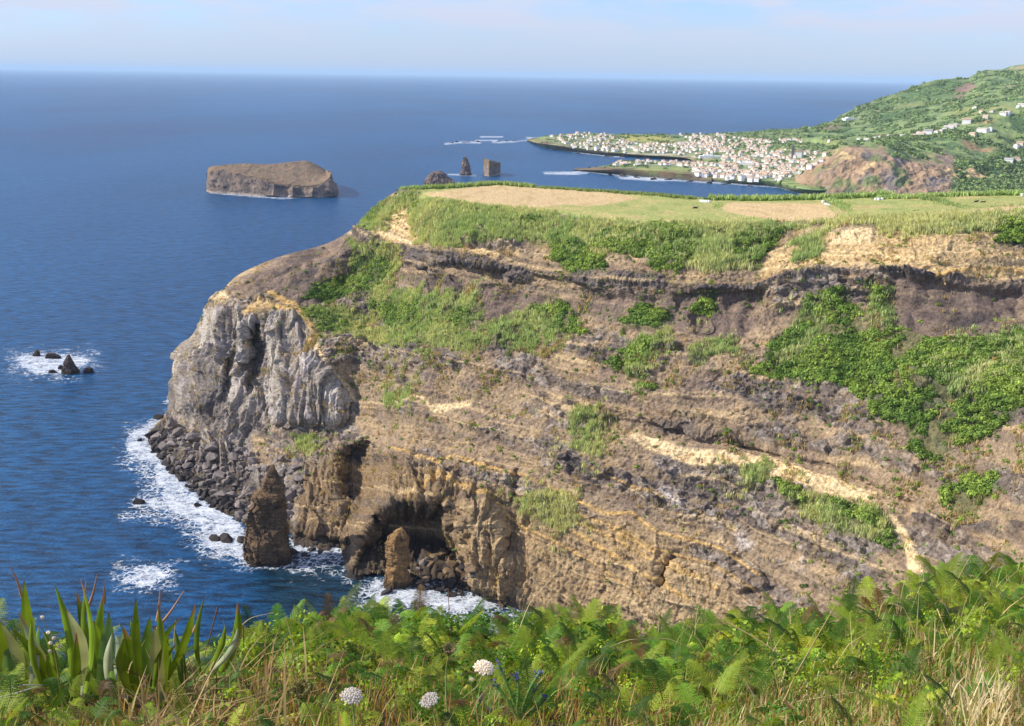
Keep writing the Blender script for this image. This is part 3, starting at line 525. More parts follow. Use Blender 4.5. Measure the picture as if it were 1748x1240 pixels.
# ------------------------------------------------------------------ sea stacks, islets, boulders
M_DARK = rock_mat('stack_rock', .95, ((.9, .9, .6), (3.0, .7, .2)), .4, 1.3)
M_FARROCK = rock_mat('islet_rock', .95, ((.25, .8, 1.8),), .35, .35)
M_BOULD = rock_mat('boulder_rock', .9, ((1.6, .5, .2),), .25, .9)
def tower(name, D, prof, kd, c1, c2, label, cat, amp=1.0, mat=None, na=150, nz=150, seed=0, strata=1.0, diag=0, wet=True, tip=.15):
    prof = sorted(prof); py = np.array([p[0] for p in prof], float); xl = np.array([p[1] for p in prof], float); xr = np.array([p[2] for p in prof], float)
    q = np.linspace(py[0], py[-1], nz); XL = np.interp(q, py, xl); XR = np.interp(q, py, xr)
    c = atD((XL+XR)/2, q, D); l = atD(XL, q, D); r = atD(XR, q, D); rad = np.linalg.norm(r-l, axis=1)/2
    hmax = c[0, 2]
    # extend below the water
    c = np.concatenate([c, c[-1:]+[[0, 0, -c[-1, 2]-3]]]); rad = np.concatenate([rad, rad[-1:]*1.06])
    a = np.linspace(0, 2*math.pi, na, endpoint=False)[:, None]
    ca = np.cos(a); sa = np.sin(a); e = 3.6; c5, s5 = np.cos(a+.5+seed), np.sin(a+.5+seed)
    rr = (np.abs(c5)**e+np.abs(s5)**e)**(-1/e)*.93
    P = np.stack([c[None, :, 0]+ca*rr*rad, c[None, :, 1]+sa*rr*rad*kd, np.broadcast_to(c[None, :, 2], (na, len(rad)))], -1)
    nrm = np.stack([ca*np.ones_like(rad), sa*np.ones_like(rad), 0*ca*rad], -1)
    s = amp; x, y, z = P[..., 0]/s+seed*13, P[..., 1]/s, P[..., 2]/s
    zt = z+(x*.10-y*.06); k1, _ = crag(x/3.6, y/3.6, z/11, .9, 5); k2, _ = crag(x/1.6, y/1.6, z/1.5, .8, 15); d = fbm(x/9, y/9, z/11, 3)*2.2+k1*1.3+k2*.4+fbm(x/3.2, y/3.2, z/9, 4, .55, ridged=True)*.6+(pn(x/4, zt/1.9, y/4)*.38+pn(x/3, zt/.7, y/3)*.24)*strata+fbm(x/1.2, y/1.2, z/1.2, 3)*.3
    k = np.clip(rad/(rad.max()*.5), tip, 1)[None]
    P = P+nrm*(d*s*k)[..., None]
    top = P[:, 0].mean(0)+[0, 0, .3*s]
    n = fbm(x/4, y/4, z/3, 4); n2 = fbm(x/1.3, y/1.3, z/.6, 4)
    sn = pn(x/9, (z+(x*.10-y*.06))/1.1+(x-y)*diag, y/9)
    C = mixc(np.broadcast_to(srgb(*c1), P.shape), srgb(*c2), np.clip(.5+n*1.1+sn*.6, 0, 1)); C = C*(1+.3*n2[..., None])
    if wet: C = mixc(C, srgb(44, 38, 34), (1-sm(.8, 3.2, P[..., 2]+n*2))*.8)
    C = np.clip(C, .01, .8)
    V = np.concatenate([P.reshape(-1, 3), top[None]]); CC = np.concatenate([C.reshape(-1, 3), C[0, :1]])
    F = gridF(na, len(rad), wrap=True); nv = len(rad); i = np.arange(na)
    cap = np.stack([np.full(na, len(V)-1), i*nv, ((i+1) % na)*nv, ((i+1) % na)*nv], -1)
    bz = np.array([c[-1, 0], c[-1, 1], 0]); V = V-bz
    me = bpy.data.meshes.new(name)
    f = [tuple(q) for q in F[:, ::-1]]+[(int(t[0]), int(t[2]), int(t[1])) for t in cap]
    me.from_pydata(V.tolist(), [], f)
    at = me.color_attributes.new('Col', 'FLOAT_COLOR', 'POINT'); at.data.foreach_set('color', np.concatenate([CC, np.ones((len(CC), 1))], 1).astype(np.float32).ravel())
    o = obj(name, me, mat or M_DARK, loc=bz); tag(o, label, cat); return o
BR, BR2 = (124, 100, 72), (86, 70, 56)
S1 = [(794,465.5,467.5),(798,461,468.5),(803,457,470),(819,451,479),(838,446,482),(843,432,484),(868,430,489),(892,431,491),(915,423,492),(938,421,494),(960,419,498),(966,418,500)]
def D0(px, py): return float(Dof(px, py, 0))
tower('sea_stack', D0(460, 967)+6, S1, .85, BR, BR2, 'tall pointed brown sea stack standing in surf beside the boulder shore', 'sea stack', na=220, nz=240, seed=1, strata=1.5)
S2 = [(901,684,687),(905,675,688.5),(909,671,689),(917,665,690.5),(934,663.5,693),(957,663,695),(972,663,694),(987,661,699),(1003,659,702),(1006,658,703)]
tower('sea_stack', D0(680, 1006)+3, S2, .8, (156, 122, 78), (122, 96, 66), 'slim tan sea stack in front of the shaded cove', 'sea stack', amp=.55, na=160, nz=200, seed=2, strata=1.6)
GB, GB2 = (140, 118, 104), (96, 86, 84)
tower('sea_stack', D0(795, 300)+8, [(267.5,793,795.5),(270,791,797),(276,790,799),(283,788.5,800),(291,789,800.5),(296,787,803),(300.5,784,806)], .9, GB, GB2, 'thin needle of rock in the sea beyond the straw field', 'sea stack', amp=1.5, mat=M_FARROCK, na=60, nz=60, seed=3)
tower('rocky_islet', D0(750, 317)+14, [(292,746,753),(293.5,740,757),(297,735,761),(300.5,732,764.5),(305,729,770),(309.5,726,776),(315,724,778),(318,723,779)], .6, GB, GB2, 'low pyramid shaped rock islet left of the needle', 'islet', amp=1.3, mat=M_FARROCK, na=90, nz=60, seed=4, strata=.8, diag=.35)
tower('sea_rock', D0(793, 319)+5, [(311,788,789.5),(314,788,793),(317,787.5,797),(320,787,799)], .6, GB, GB2, 'small pointed rock at the right foot of the pyramid islet', 'rock', amp=.9, mat=M_FARROCK, na=40, nz=30, seed=5)
RK, RK2 = (104, 88, 80), (72, 64, 62)
tower('sea_stack', D0(120, 640)+4, [(606,115,118.5),(611,112,121),(618,109,124),(626,108,129),(633,107,134),(640,105,137)], .8, RK, RK2, 'jagged dark rock spike in the surf far left', 'sea stack', amp=.45, na=80, nz=70, seed=6)
for i, (p, kd, lb) in enumerate([([(597,62,65),(601,59,67),(606,55,69),(609,53,70)], .8, 'small upright rock at the left end of the reef in surf'), ([(627,149,153),(630,145,157),(635,143,159),(638,142,160)], .8, 'low dark rock at the right end of the reef in surf'),
        ([(603,80,92),(606,77,100),(610,76,106),(613,76,107)], .4, 'flat long rock slab behind the jagged spike'), ([(632,84,93),(635,82,97),(638,81,99)], .6, 'low wet rock in foam left of the jagged spike'), ([(624,102,106),(628,99,108),(632,99,109)], .6, 'tiny rock in the surf touching the jagged spike')]):
    yy = p[-1][0]; xx = (p[-1][1]+p[-1][2])/2
    tower('sea_rock', D0(xx, yy)+2, p, kd, RK, RK2, lb, 'rock', amp=.3, na=44, nz=30, seed=10+i)

def loft_rock(name, cols, nu, nv, amp, colf, label=None, cat=None, kind=None, backd=(4, 15, 40), mat=None, sides=True, sidex=(2, 8, 20), dispf=None, fieldrow=None):
    px, py, D, v, tr = loft_px(cols, nu, nv)
    P = atD(px, py, D); Nn = gnormals(P); x, y, z = P[..., 0], P[..., 1], P[..., 2]
    vv = np.broadcast_to(v[None], px.shape)
    e = sm(0, .04, vv)*(1-.8*sm(.95, 1, vv))
    P = P+Nn*(dispf(x, y, z, px, py, vv)*amp*e)[..., None]
    C = np.clip(colf(P[..., 0], P[..., 1], P[..., 2], px, py, vv, P, Nn), .008, .9)
    Pi = P
    def away(Q, d, h, s=0):
        r = Q[..., :2]; u = r/np.linalg.norm(r, axis=-1, keepdims=True); q = Q.copy(); q[..., 0] += u[..., 0]*d+s; q[..., 1] += u[..., 1]*d; q[..., 2] = h; return q
    tp = P[:, -1]; k = tp[:, 2]; n = len(backd)
    back = [away(tp, d, k*(1-.25*(i/max(n-1, 1))**2)-(.15*k) if i < n-1 else -4+0*k) for i, d in enumerate(backd)]
    fr = away(P[:, 0], -2, -3+0*k)
    P = np.concatenate([fr[:, None], P, np.stack(back, 1)], 1); C = np.concatenate([C[:, :1], C]+[C[:, -1:]]*n, 1)
    if sides:
        L_ = [away(P[0], s*1.5, P[0, :, 2]*(1-.1*i), s*.4) for i, s in enumerate(sidex)][::-1]; Rr = [away(P[-1], s*1.5, P[-1, :, 2]*(1-.1*i), -s*.2) for i, s in enumerate(sidex)]
        P = np.concatenate([np.stack(L_, 0), P, np.stack(Rr, 0)], 0); C = np.concatenate([C[:1]]*len(sidex)+[C]+[C[-1:]]*len(sidex), 0)
    o = obj(name, mesh_np(name, P, gridF(*P.shape[:2]), C), mat or M_FARROCK)
    tag(o, label, cat, kind=kind); return o, Pi, px, py
def cD(rows): # rows: (px, py, 'h', h) or (px, py, D)
    return [(r[0], r[1], float(Dof(r[0], r[1], r[3])) if r[2] == 'h' else r[2]) for r in rows]
def islet_cols():
    fr = [(352,327,322,310,296),(358,329,312,290,284.5),(372,330,313,288,282.5),(400,332,315,291,280),(425,334,318,299,279),(450,335.5,320,304,280.5),(475,336.5,325,311,279),(498,337.5,328,314,276.5),(522,338,330,317,274.5),(540,338,328,315,281),(556,337.5,322,307,290),(564,337,318,302,293),(568.5,335.5,322,312,305)]
    cols = []
    for i, (x, a, b, c, d) in enumerate(fr):
        Da = D0(x, a); w = (10 if i == 0 else 26 if i < 3 else 55+15*min(i-3, 5)) if i < 11 else (40, 12)[i-11]
        cols.append([(x, a, Da), (x+.5, b, Da+2), (x, c, Da+6), (x, (c+d)/2, Da+6+w*.5), (x, d, Da+6+w)])
    return cols
def c_islet(x, y, z, px, py, v, P, Nn):
    n = fbm(x/30, y/30, z/14, 4); n2 = fbm(x/8, y/8, z/5, 4)
    C = mixc(np.broadcast_to(srgb(138, 120, 106), P.shape), srgb(92, 84, 82), sm(-.1, .4, n+.5*n2+.5*fbm(x/9, y/9, z/40, 3))); t = sm(.45, .55, v)
    C = C*(1-t[..., None])+t[..., None]*mixc(np.broadcast_to(srgb(140, 116, 92), P.shape), srgb(112, 100, 82), sm(-.3, .4, n2))
    C = mixc(C, srgb(176, 162, 148), (1-sm(1.5, 3.5, z))*.6); return C*(1+.25*n2[..., None])
def d_islet(x, y, z, px, py, v):
    return (fbm(x/40, y/40, z/40, 3)*4+fbm(x/14+z/20, y/14, z/26, 4, .55, ridged=True)*5+fbm(x/5, y/5, z/5, 3)*1.2-1+((px > 455)&(v < .45))*(fbm(x/22+3, y/60, z/120, 1, ridged=True)*15-4))*np.where(v > .5, .3, .6)-1.5
loft_rock('rocky_islet', islet_cols(), 260, 120, 1.0, c_islet, 'large flat topped brown islet alone in the sea', 'islet', backd=(6, 20, 30), dispf=d_islet)
bl = [(825.5,300.5,285,271,270.6),(830,301.5,286,272.5,271.5),(835.5,302.5,287,275,273),(841,302,288,277,274.5),(848,301.5,288,278.3,276),(854.5,300.5,288,279,277.5)]
bc = []
for i, (x, a, b, c, d) in enumerate(bl):
    Da = float(np.interp(x, [825, 835.5, 855], [D0(825, 301)+13, D0(835, 302), D0(854, 301)+24])); bc.append([(x, a, Da), (x, b, Da+.5), (x, c, Da+1), (x, d, Da+9 if 0 < i < 5 else Da+3)])
loft_rock('sea_stack', bc, 60, 50, .25, c_islet, 'square block of rock right of the needle in the sea', 'sea stack', backd=(3, 8, 14), dispf=d_islet, sidex=(2, 6, 10))

# boulders
def boulder_mesh(seed, cc):
    r = np.random.default_rng(seed); import bmesh
    bm = bmesh.new()
    pts = r.normal(size=(15, 3)); pts /= np.linalg.norm(pts, axis=1)[:, None]; pts *= r.uniform(.8, 1.1, (15, 1))*np.array([[1, r.uniform(.65, .95), r.uniform(.55, .8)]])
    for p in pts: bm.verts.new(p)
    h = bmesh.ops.convex_hull(bm, input=bm.verts); bmesh.ops.delete(bm, geom=list({g for g in h['geom_interior']+h['geom_unused'] if isinstance(g, bmesh.types.BMVert)}), context='VERTS')
    bmesh.ops.bevel(bm, geom=bm.edges[:], offset=.025, segments=1, affect='EDGES')
    bmesh.ops.triangulate(bm, faces=bm.faces[:]); bmesh.ops.subdivide_edges(bm, edges=bm.edges[:], cuts=1, use_grid_fill=True)
    V = np.array([v.co[:] for v in bm.verts]); n = fbm(V[:, 0]*2+seed, V[:, 1]*2, V[:, 2]*2, 3); V = V*(1+.05*n[:, None])
    for v, q in zip(bm.verts, V): v.co = q
    me = bpy.data.meshes.new('boulder'); bm.to_mesh(me); bm.free()
    C = srgb(*cc)*(1+.3*fbm(V[:, 0]*1.5, V[:, 1]*1.5, V[:, 2]*1.5+seed, 3)[:, None]); a = me.color_attributes.new('Col', 'FLOAT_COLOR', 'POINT')
    a.data.foreach_set('color', np.concatenate([np.clip(C, .01, .8), np.ones((len(C), 1))], 1).astype(np.float32).ravel()); me.materials.append(M_BOULD); return me
BG = [boulder_mesh(i, (128, 118, 112)) for i in range(7)]; BD = [boulder_mesh(20+i, (58, 52, 50)) for i in range(5)]; BT = [boulder_mesh(40+i, (120, 100, 76)) for i in range(3)]
def put_boulder(p, s, pool, label, group, cat='boulder', name='boulder', sink=.25):
    o = bpy.data.objects.new(name, random.choice(pool)); col.objects.link(o); o.location = (p[0], p[1], p[2]+s*sink)
    o.rotation_euler = (random.uniform(-.4, .4), random.uniform(-.4, .4), random.uniform(0, 6.28)); o.scale = (s, s*random.uniform(.8, 1.1), s*random.uniform(.8, 1.1)); tag(o, label, cat, group); return o
def inpoly(P, x, y):
    c = False; j = len(P)-1
    for i in range(len(P)):
        if (P[i][1] > y) != (P[j][1] > y) and x < (P[j][0]-P[i][0])*(y-P[i][1])/(P[j][1]-P[i][1])+P[i][0]: c = not c
        j = i
    return c
def sample_poly(P, n, mind=0):
    xs = [p[0] for p in P]; ys = [p[1] for p in P]; r = []; k = 0
    while len(r) < n and k < n*60:
        k += 1; x = random.uniform(min(xs), max(xs)); y = random.uniform(min(ys), max(ys))
        if inpoly(P, x, y) and all((x-a)**2+(y-b)**2 > mind**2 for a, b in r): r.append((x, y))
    return r
def ray_hit(bvh, px, py):
    d = Vector(rays(px, py)); d.normalize(); h = bvh.ray_cast(Vector(CAM), d); return h[0]
def boulders(bvh):
    SCREE = [(262,742),(300,722),(345,760),(400,765),(450,775),(520,790),(525,820),(505,860),(500,905),(425,900),(400,872),(345,845),(300,800)]
    SH = [(255,742),(282,730),(300,790),(350,830),(420,880),(420,895),(345,858),(300,815),(262,770)]
    for x, y in sample_poly(SCREE, 215, 6):
        h = ray_hit(bvh, x, y)
        if h is None: continue
        s = random.choice([.9, 1.1, 1.3, 1.7, 2.2, 3.0])
        if y > 840 or x < 330: s *= 1.15
        sz = 'small' if s < 1.25 else 'mid sized' if s < 2 else 'large' if s < 3 else 'very large'
        ro = 'top' if y < 775 else 'upper' if y < 800 else 'middle' if y < 830 else 'lower' if y < 865 else 'lowest'; cx_ = 'at its left end' if x < 320 else 'left of centre' if x < 375 else 'centre' if x < 425 else 'behind the tall stack' if x < 485 else 'right of the tall stack'
        lb = f'{sz} grey boulder in the {ro} part of the scree, {cx_}'; gr = f'{sz} scree boulders, {ro} part, {cx_}'
        put_boulder(h, s, BG, lb, gr)
    for x, y in sample_poly(SH, 75, 6):
        h = ray_hit(bvh, x, y)
        p = h if h is not None and h[2] > 0 else atH(x, y, 0.0); wl_ = 'outer corner of the scree shore' if y < 760 else 'upper stretch of the scree shore' if y < 800 else 'middle stretch of the scree shore' if y < 840 else 'lower stretch of the scree shore' if y < 870 else 'shore just left of the tall stack'
        sb = random.uniform(1.1, 2.8); zb = 'small' if sb < 1.6 else 'medium' if sb < 2.2 else 'large'; put_boulder(p, sb, BD, f'{zb} black wet boulder, {wl_}', f'{zb} wet boulders, {wl_}')
    V = [(272,714,3.2,'flat black rock at the sea edge under the left end of the grey face'), (258,745,3.2,'black boulder in foam at the outer corner of the shore'), (240,752,2.2,'lone dark boulder in foam left of the outer shore corner'), (276,752,3.4,'big dark block on the outer shore corner'), (276,778,2.6,'black boulder standing in the foam below the outer shore corner'),
         (262,742,2.4,'dark boulder just behind the outer shore corner'), (237,860,2.8,'lone round boulder ringed by foam off the shore'), (368,921,2.8,'left one of two dark rocks in surf left of the tall stack'), (385,922,3.3,'right one of two dark rocks in surf left of the tall stack'), (412,924,2.6,'dark rock touching the left foot of the tall stack'),
         (338,864,2.0,'small dark rock in foam off the scree'), (504,944,2.0,'dark boulder just right of the tall stack'), (532,940,2.0,'dark boulder in the middle of the foam strip'), (519,948,1.6,'half sunk boulder in the foam strip'), (546,943,1.8,'dark boulder at the right of the foam strip'), (660,1012,2.6,'flat rock at the foot of the slim tan stack'), (771,1017,2.0,'small rock awash in the cove mouth'), (789,1015,1.8,'small rock awash beside the black beach')]
    for x, y, s, lb in V: put_boulder(atH(x, y, 0), s, BD, lb, None, 'rock', 'sea_rock', .05)
    for k, (x, y) in enumerate([(506,918),(518,922),(530,926),(543,929),(556,931),(568,933),(580,934),(600,985),(612,988)]): put_boulder(atH(x, y, 0), random.uniform(1.6, 2.6), BD, 'dark rock at the foot of the brown buttress' if k < 7 else 'dark rock at the seaward foot of the thin fin', 'rocks at the buttress foot' if k < 7 else 'rocks at the fin foot', 'rock', 'sea_rock', .1)
    CV = [(700,985),(740,990),(770,988),(800,995),(845,1005),(848,1022),(800,1012),(740,1008),(700,1006)]
    for x, y in sample_poly(CV, 46, 5):
        bz_ = ('upper side' if y < 1002 else 'water side')+', '+('touching the slim tan stack' if x < 725 else 'left part' if x < 755 else 'middle' if x < 785 else 'right part' if x < 820 else 'right end under the tan cliff')
        put_boulder(atH(x, y, .3), random.uniform(.8, 1.7), BD, f'black boulder on the small cove beach, {bz_}', f'cove beach boulders, {bz_}')
    for x, y in sample_poly([(655,972),(700,955),(790,945),(812,990),(760,986),(700,984)], 20, 6):
        h = ray_hit(bvh, x, y); rz_ = ('high' if y < 968 else 'low')+', '+('behind the slim tan stack' if x < 700 else 'left part' if x < 735 else 'middle' if x < 770 else 'right part')
        if h is not None: put_boulder(h, random.uniform(.9, 2.2), BD if random.random() < .6 else BG, f'dark fallen rock deep in the shaded cove, {rz_}', f'cove rubble, {rz_}')
    for x, y, s in [(744,952,3.0),(758,946,2.6),(768,956,2.8),(778,950,2.2),(735,966,2.6),(752,966,3.0),(772,970,3.6),(790,966,3.4),(764,978,2.6),(785,980,3.0),(726,992,2.2),(715,998,2.0),(805,975,3.0)]:
        h = ray_hit(bvh, x, y); p = h if h is not None else atH(x, y, .3)
        put_boulder(p, s*.8, BT, f'{"large" if s > 2.7 else "small"} tan fallen block in the cove, {"top" if y < 955 else "middle" if y < 975 else "bottom"} of the heap, {"left" if x < 745 else "centre" if x < 772 else "right"}', f'{"large" if s > 2.7 else "small"} fallen blocks, {"top" if y < 955 else "middle" if y < 975 else "bottom"}, {"left" if x < 745 else "centre" if x < 772 else "right"}')
    for x, y in [(x_, y_+random.uniform(-.3, .8)) for x_, y_ in ((906,240),(915,246),(924,250),(934,254),(950,257),(968,259),(985,262),(1010,264),(1040,267),(1060,268),(1100,270),(1135,272),(1045,299),(1065,301),(1090,304),(1115,306),(1140,307),(1175,310),(1210,313),(1240,315),(1280,318))]+[(770,244.5),(780,243),(792,243.5),(800,243.5),(818,243),(850,242),(866,241.5),(880,241.5),(1000,290),(990,291),(1010,289.5),(1020,289),(1032,291)]:
        s = random.uniform(3.5, 6); o = put_boulder(atH(x, y, 0), s, BD, 'low black reef rock awash off the far town', 'reef rocks off the town', 'rock', 'reef_rock', -.1); o.scale[0] *= 2.2
# ------------------------------------------------------------------ far coast, hill, town
M_LAND = rock_mat('far_land', .95, ((.06, .7, 5),), .22, .05)
def greens(x, y, z, P, v=None):
    n = fbm(x/120, y/120, z/60, 4); n2 = fbm(x/28, y/28, z/20, 4); n3 = fbm(x/9, y/9, z/9, 3)
    C = mixc(np.broadcast_to(srgb(130, 146, 92), P.shape), srgb(86, 110, 68), sm(-.1, .25, n2)); C = mixc(C, srgb(150, 152, 92), sm(.1, .35, n)*.7)
    return C*(1+.3*n3[..., None]), n, n2, n3
def dfar(s):
    return lambda x, y, z, px, py, v: fbm(x/60, y/60, z/60, 4)*s+fbm(x/14, y/14, z/14, 3)*s*.35
def c_plain(x, y, z, px, py, v, P, Nn):
    C, n, n2, n3 = greens(x, y, z, P)
    st = pn(px/26, py/1.7, 0*px); st2 = pn(px/40+9, py/2.6, 0*px)
    C = mixc(C, srgb(146, 152, 90), sm(.1, .3, st)*.8); C = mixc(C, srgb(186, 164, 112), sm(.3, .5, st2)*.5); C = mixc(C, srgb(58, 80, 48), sm(.25, .4, -st2)*.6)
    C = mixc(C, srgb(172, 164, 84), Mask([[(1060,230),(1125,231),(1150,240),(1110,243),(1065,240)]], feather=2)(px, py)*.8)
    C = mixc(C, srgb(150, 160, 90), Mask([[(1090,288),(1200,283),(1230,287),(1160,297),(1095,296)]], feather=3)(px, py)*.8)
    bank = Mask([[(905,236),(960,246),(985,252),(1060,262),(1200,268),(1200,280),(1060,270),(980,262),(900,245)], [(975,284),(1040,285),(1080,289),(1260,297),(1200,315),(1080,305),(975,294)]], feather=3)(px+n2*8, py+n3*3)
    C = mixc(C, srgb(122, 98, 78), bank*.85*sm(-.3, .3, n2+.2)); sh = 1-sm(1.5, 5, z+n2*5); C = mixc(C, srgb(96, 90, 86), sh*.55)
    C = mixc(C, srgb(196, 186, 168), Mask(lines=[([(1070,262),(1160,265),(1215,271)], .8)], feather=1)(px, py))
    tw = Mask(TOWN, feather=8)(px, py)*sm(-.1, .3, n3); C = mixc(C, srgb(170, 160, 146), tw*.55); return C
TOWN = [[(930,236),(980,228),(1040,230),(1065,240),(1090,245),(1160,246),(1210,240),(1240,246),(1240,262),(1200,268),(1120,262),(1060,262),(1010,256),(950,246)],
 [(1155,228),(1215,228),(1260,236),(1300,244),(1320,252),(1300,262),(1240,262),(1200,250),(1165,236)], [(1240,262),(1330,256),(1410,262),(1405,275),(1360,300),(1330,310),(1270,300),(1230,290),(1230,270)],
 [(1045,279),(1110,276),(1180,277),(1230,281),(1260,285),(1250,296),(1190,296),(1170,285),(1100,284),(1050,285)], [(1180,288),(1260,292),(1320,300),(1300,308),(1240,306),(1180,298)]]
ROWH = [[(1255,240),(1420,238),(1420,243),(1255,246)], [(1140,246),(1240,244),(1240,250),(1140,252)]]
def far_land():
    H = 'h'; c = []
    for x, a, b, hb, m_, d, h2 in [(900,240,239.6,2,239,238.5,3),(912,246,243,6,238,236,8),(930,253,246,10,240,232.5,12),(960,258,250,10,240,229.5,14),(1000,262,255,9,243,227.5,16),(1050,266.5,261,7,247,229,16),(1100,269,265,6,249,229.5,16),(1150,271.5,268,6,250,230,16),(1178,275,271,6,251,229,16),(1200,310,300,6,258,228.5,16),(1260,315,306,7,262,226,17),(1320,320,310,8,265,222,20),(1365,331,322,8,266,219.5,22),(1400,333,325,8,266,217.5,24),(1450,334,326,8,266,215.5,26),(1520,335,327,8,266,215,26)]:
        c.append(cD([(x, a, H, -1.5), (x, b, H, hb), (x, m_, H, (hb+h2)*.5+1), (x, d, H, h2)]))
    o1 = loft_rock('town_headland', c, 520, 120, 1, c_plain, kind='structure', backd=(10, 30, 60), mat=M_LAND, sides=False, dispf=dfar(3))
    c = []
    for x, a, b, hb, d in [(980,291,290,1.5,289),(1000,293,290.5,3,287.5),(1035,297,290,7,283),(1055,299,289,9,277),(1080,302,290,10,275.5),(1130,306,293,10,275),(1180,310,298,9,276),(1215,313,300,8,278)]:
        c.append(cD([(x, a, H, -1.5), (x, b, H, hb), (x, (b+d)/2, H, hb), (x, d, H, hb*.6)]))
    o2 = loft_rock('town_headland', c, 240, 70, 1, c_plain, kind='structure', backd=(6, 14, 24), mat=M_LAND, dispf=dfar(1.5))
    def c_mid(x, y, z, px, py, v, P, Nn):
        C, n, n2, n3 = greens(x, y, z, P)
        X = px+n2*14+n3*5; Y = py+n2*9+n3*4
        cl = Mask([[(1340,322),(1405,264),(1440,250),(1505,248),(1520,268),(1560,272),(1610,258),(1632,268),(1628,290),(1622,345),(1500,350),(1400,345)]], feather=9)(X, Y)
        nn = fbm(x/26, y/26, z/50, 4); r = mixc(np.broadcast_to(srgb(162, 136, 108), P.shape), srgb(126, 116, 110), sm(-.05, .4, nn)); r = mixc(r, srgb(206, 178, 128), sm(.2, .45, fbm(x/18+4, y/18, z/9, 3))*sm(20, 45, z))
        r = mixc(r, srgb(108, 124, 76), sm(.12, .3, fbm(x/30+8, y/30, z/60, 4))*.8)
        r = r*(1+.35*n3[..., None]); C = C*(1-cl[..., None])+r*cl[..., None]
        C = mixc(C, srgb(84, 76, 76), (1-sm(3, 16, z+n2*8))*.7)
        C = mixc(C, srgb(214, 184, 132), Mask([[(1622,292),(1650,288),(1680,296),(1680,308),(1640,305),(1620,303)]], feather=2)(px+n3*4, py+n3*3)*.95)
        C = mixc(C, srgb(176, 138, 104), Mask([[(1640,244),(1665,242),(1670,250),(1700,253),(1690,258),(1655,256)], [(1680,207),(1700,202),(1690,209),(1665,210)]], feather=2)(px+n3*4, py+n3*3)*.85)
        return C
    c = []
    for x, a, b, Db, cc, Dc, m_, Dm, d, Dd in [(1343,317,314,6,310,10,308,14,306,18),(1358,326,316,10,306,24,303,30,301,36),(1374,331,318,14,300,34,291,48,287,60),(1405,336,318,16,292,40,272,70,262,90),(1438,339,318,20,285,50,252,90,244,140),(1500,343,320,24,285,60,252,110,238,330),(1560,346,325,30,300,70,270,150,226,440),(1620,348,330,30,305,80,270,200,212,470),(1680,350,335,40,315,130,265,280,200,460),(1750,350,338,60,310,200,250,350,184,470),(1850,350,335,80,300,240,240,380,160,500),(1950,350,335,80,290,240,220,380,140,500)]:
        Da = D0(x, a); c.append([(x, a, Da), (x, b, Da+Db), (x, cc, Da+Dc), (x, m_, Da+Dm), (x, d, Da+Dd)])
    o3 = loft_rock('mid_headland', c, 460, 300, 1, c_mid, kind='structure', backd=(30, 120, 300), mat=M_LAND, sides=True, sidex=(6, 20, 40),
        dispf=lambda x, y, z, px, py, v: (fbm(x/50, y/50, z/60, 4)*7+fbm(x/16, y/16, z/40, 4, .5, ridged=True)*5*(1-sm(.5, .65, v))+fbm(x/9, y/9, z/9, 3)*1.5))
    def c_hill(x, y, z, px, py, v, P, Nn):
        C, n, n2, n3 = greens(x, y, z, P)
        C = mixc(C, srgb(78, 104, 60), Mask([[(1455,190),(1540,158),(1600,138),(1660,136),(1640,160),(1600,172),(1520,180),(1470,192)], [(1480,200),(1570,180),(1570,200),(1500,212)]], feather=10)(px+n2*8, py+n2*4)*.75)
        C = mixc(C, srgb(140, 112, 100), Mask([[(1632,152),(1660,138),(1668,150),(1650,158),(1630,160)], [(1625,166),(1650,160),(1640,172)], [(1400,212),(1420,208),(1436,216),(1420,222),(1395,222)]], feather=4)(px+n3*5, py+n3*3)*.9)
        C = mixc(C, srgb(166, 142, 120), Mask(lines=[([(1450,205),(1490,192),(1540,184),(1600,174)], .8), ([(1715,146),(1760,146)], 1.2), ([(1540,203),(1570,193)], 1)], feather=1.5)(px, py+n3*2)*.7)
        return C
    c = []
    for x, a, Da, b, Db, d, Dd in [(1370,237,2500,223,2600,221,2800),(1390,238,2450,221,2650,217.5,2900),(1415,241,2400,219,2650,208.5,2950),(1450,248,2350,215,2700,190,3050),(1500,250,2300,206,2750,170.5,3150),(1560,240,2250,195,2750,148.5,3250),(1605,236,2200,185,2750,135.5,3350),(1650,230,2200,176,2750,133.5,3400),(1665,228,2200,172,2750,127,3420),(1688,225,2200,168,2750,119.5,3450),(1720,222,2200,164,2750,119,3450),(1750,218,2200,160,2750,120,3450),(1850,205,2200,150,2750,112,3450),(1950,200,2200,145,2750,100,3450)]:
        c.append([(x, a, Da), (x, a*.5+b*.5, (Da+Db)/2), (x, b, Db), (x, (b+d)/2, (Db+Dd)/2), (x, d, Dd)])
    o4 = loft_rock('green_hill', c, 420, 220, 1, c_hill, kind='structure', backd=(40, 200, 700), mat=M_LAND, sides=False, dispf=dfar(8))
    c = [[(x, 150, 4300), (x, (150+d)/2, 4500), (x, d, 4700)] for x, d in [(1705,122),(1718,116),(1730,112.5),(1748,110),(1800,107),(1900,104)]]
    loft_rock('far_hill', c, 60, 30, 1, lambda x, y, z, px, py, v, P, Nn: mixc(greens(x, y, z, P)[0], srgb(176, 150, 116), Mask([[(1720,117),(1760,110),(1760,120)]], feather=3)(px, py)*.8), kind='structure', backd=(40, 200), mat=M_LAND, sides=False, dispf=dfar(5))
    return [o1, o2, o3, o4]
def bvh_of(objs_P):
    V = []; F = []; o = 0
    for P in objs_P:
        f = gridF(*P.shape[:2])+o; V.append(P.reshape(-1, 3)); F.append(f); o += P.shape[0]*P.shape[1]
    V = np.concatenate(V); F = np.concatenate(F); return BVHTree.FromPolygons([tuple(v) for v in V.tolist()], F.tolist())
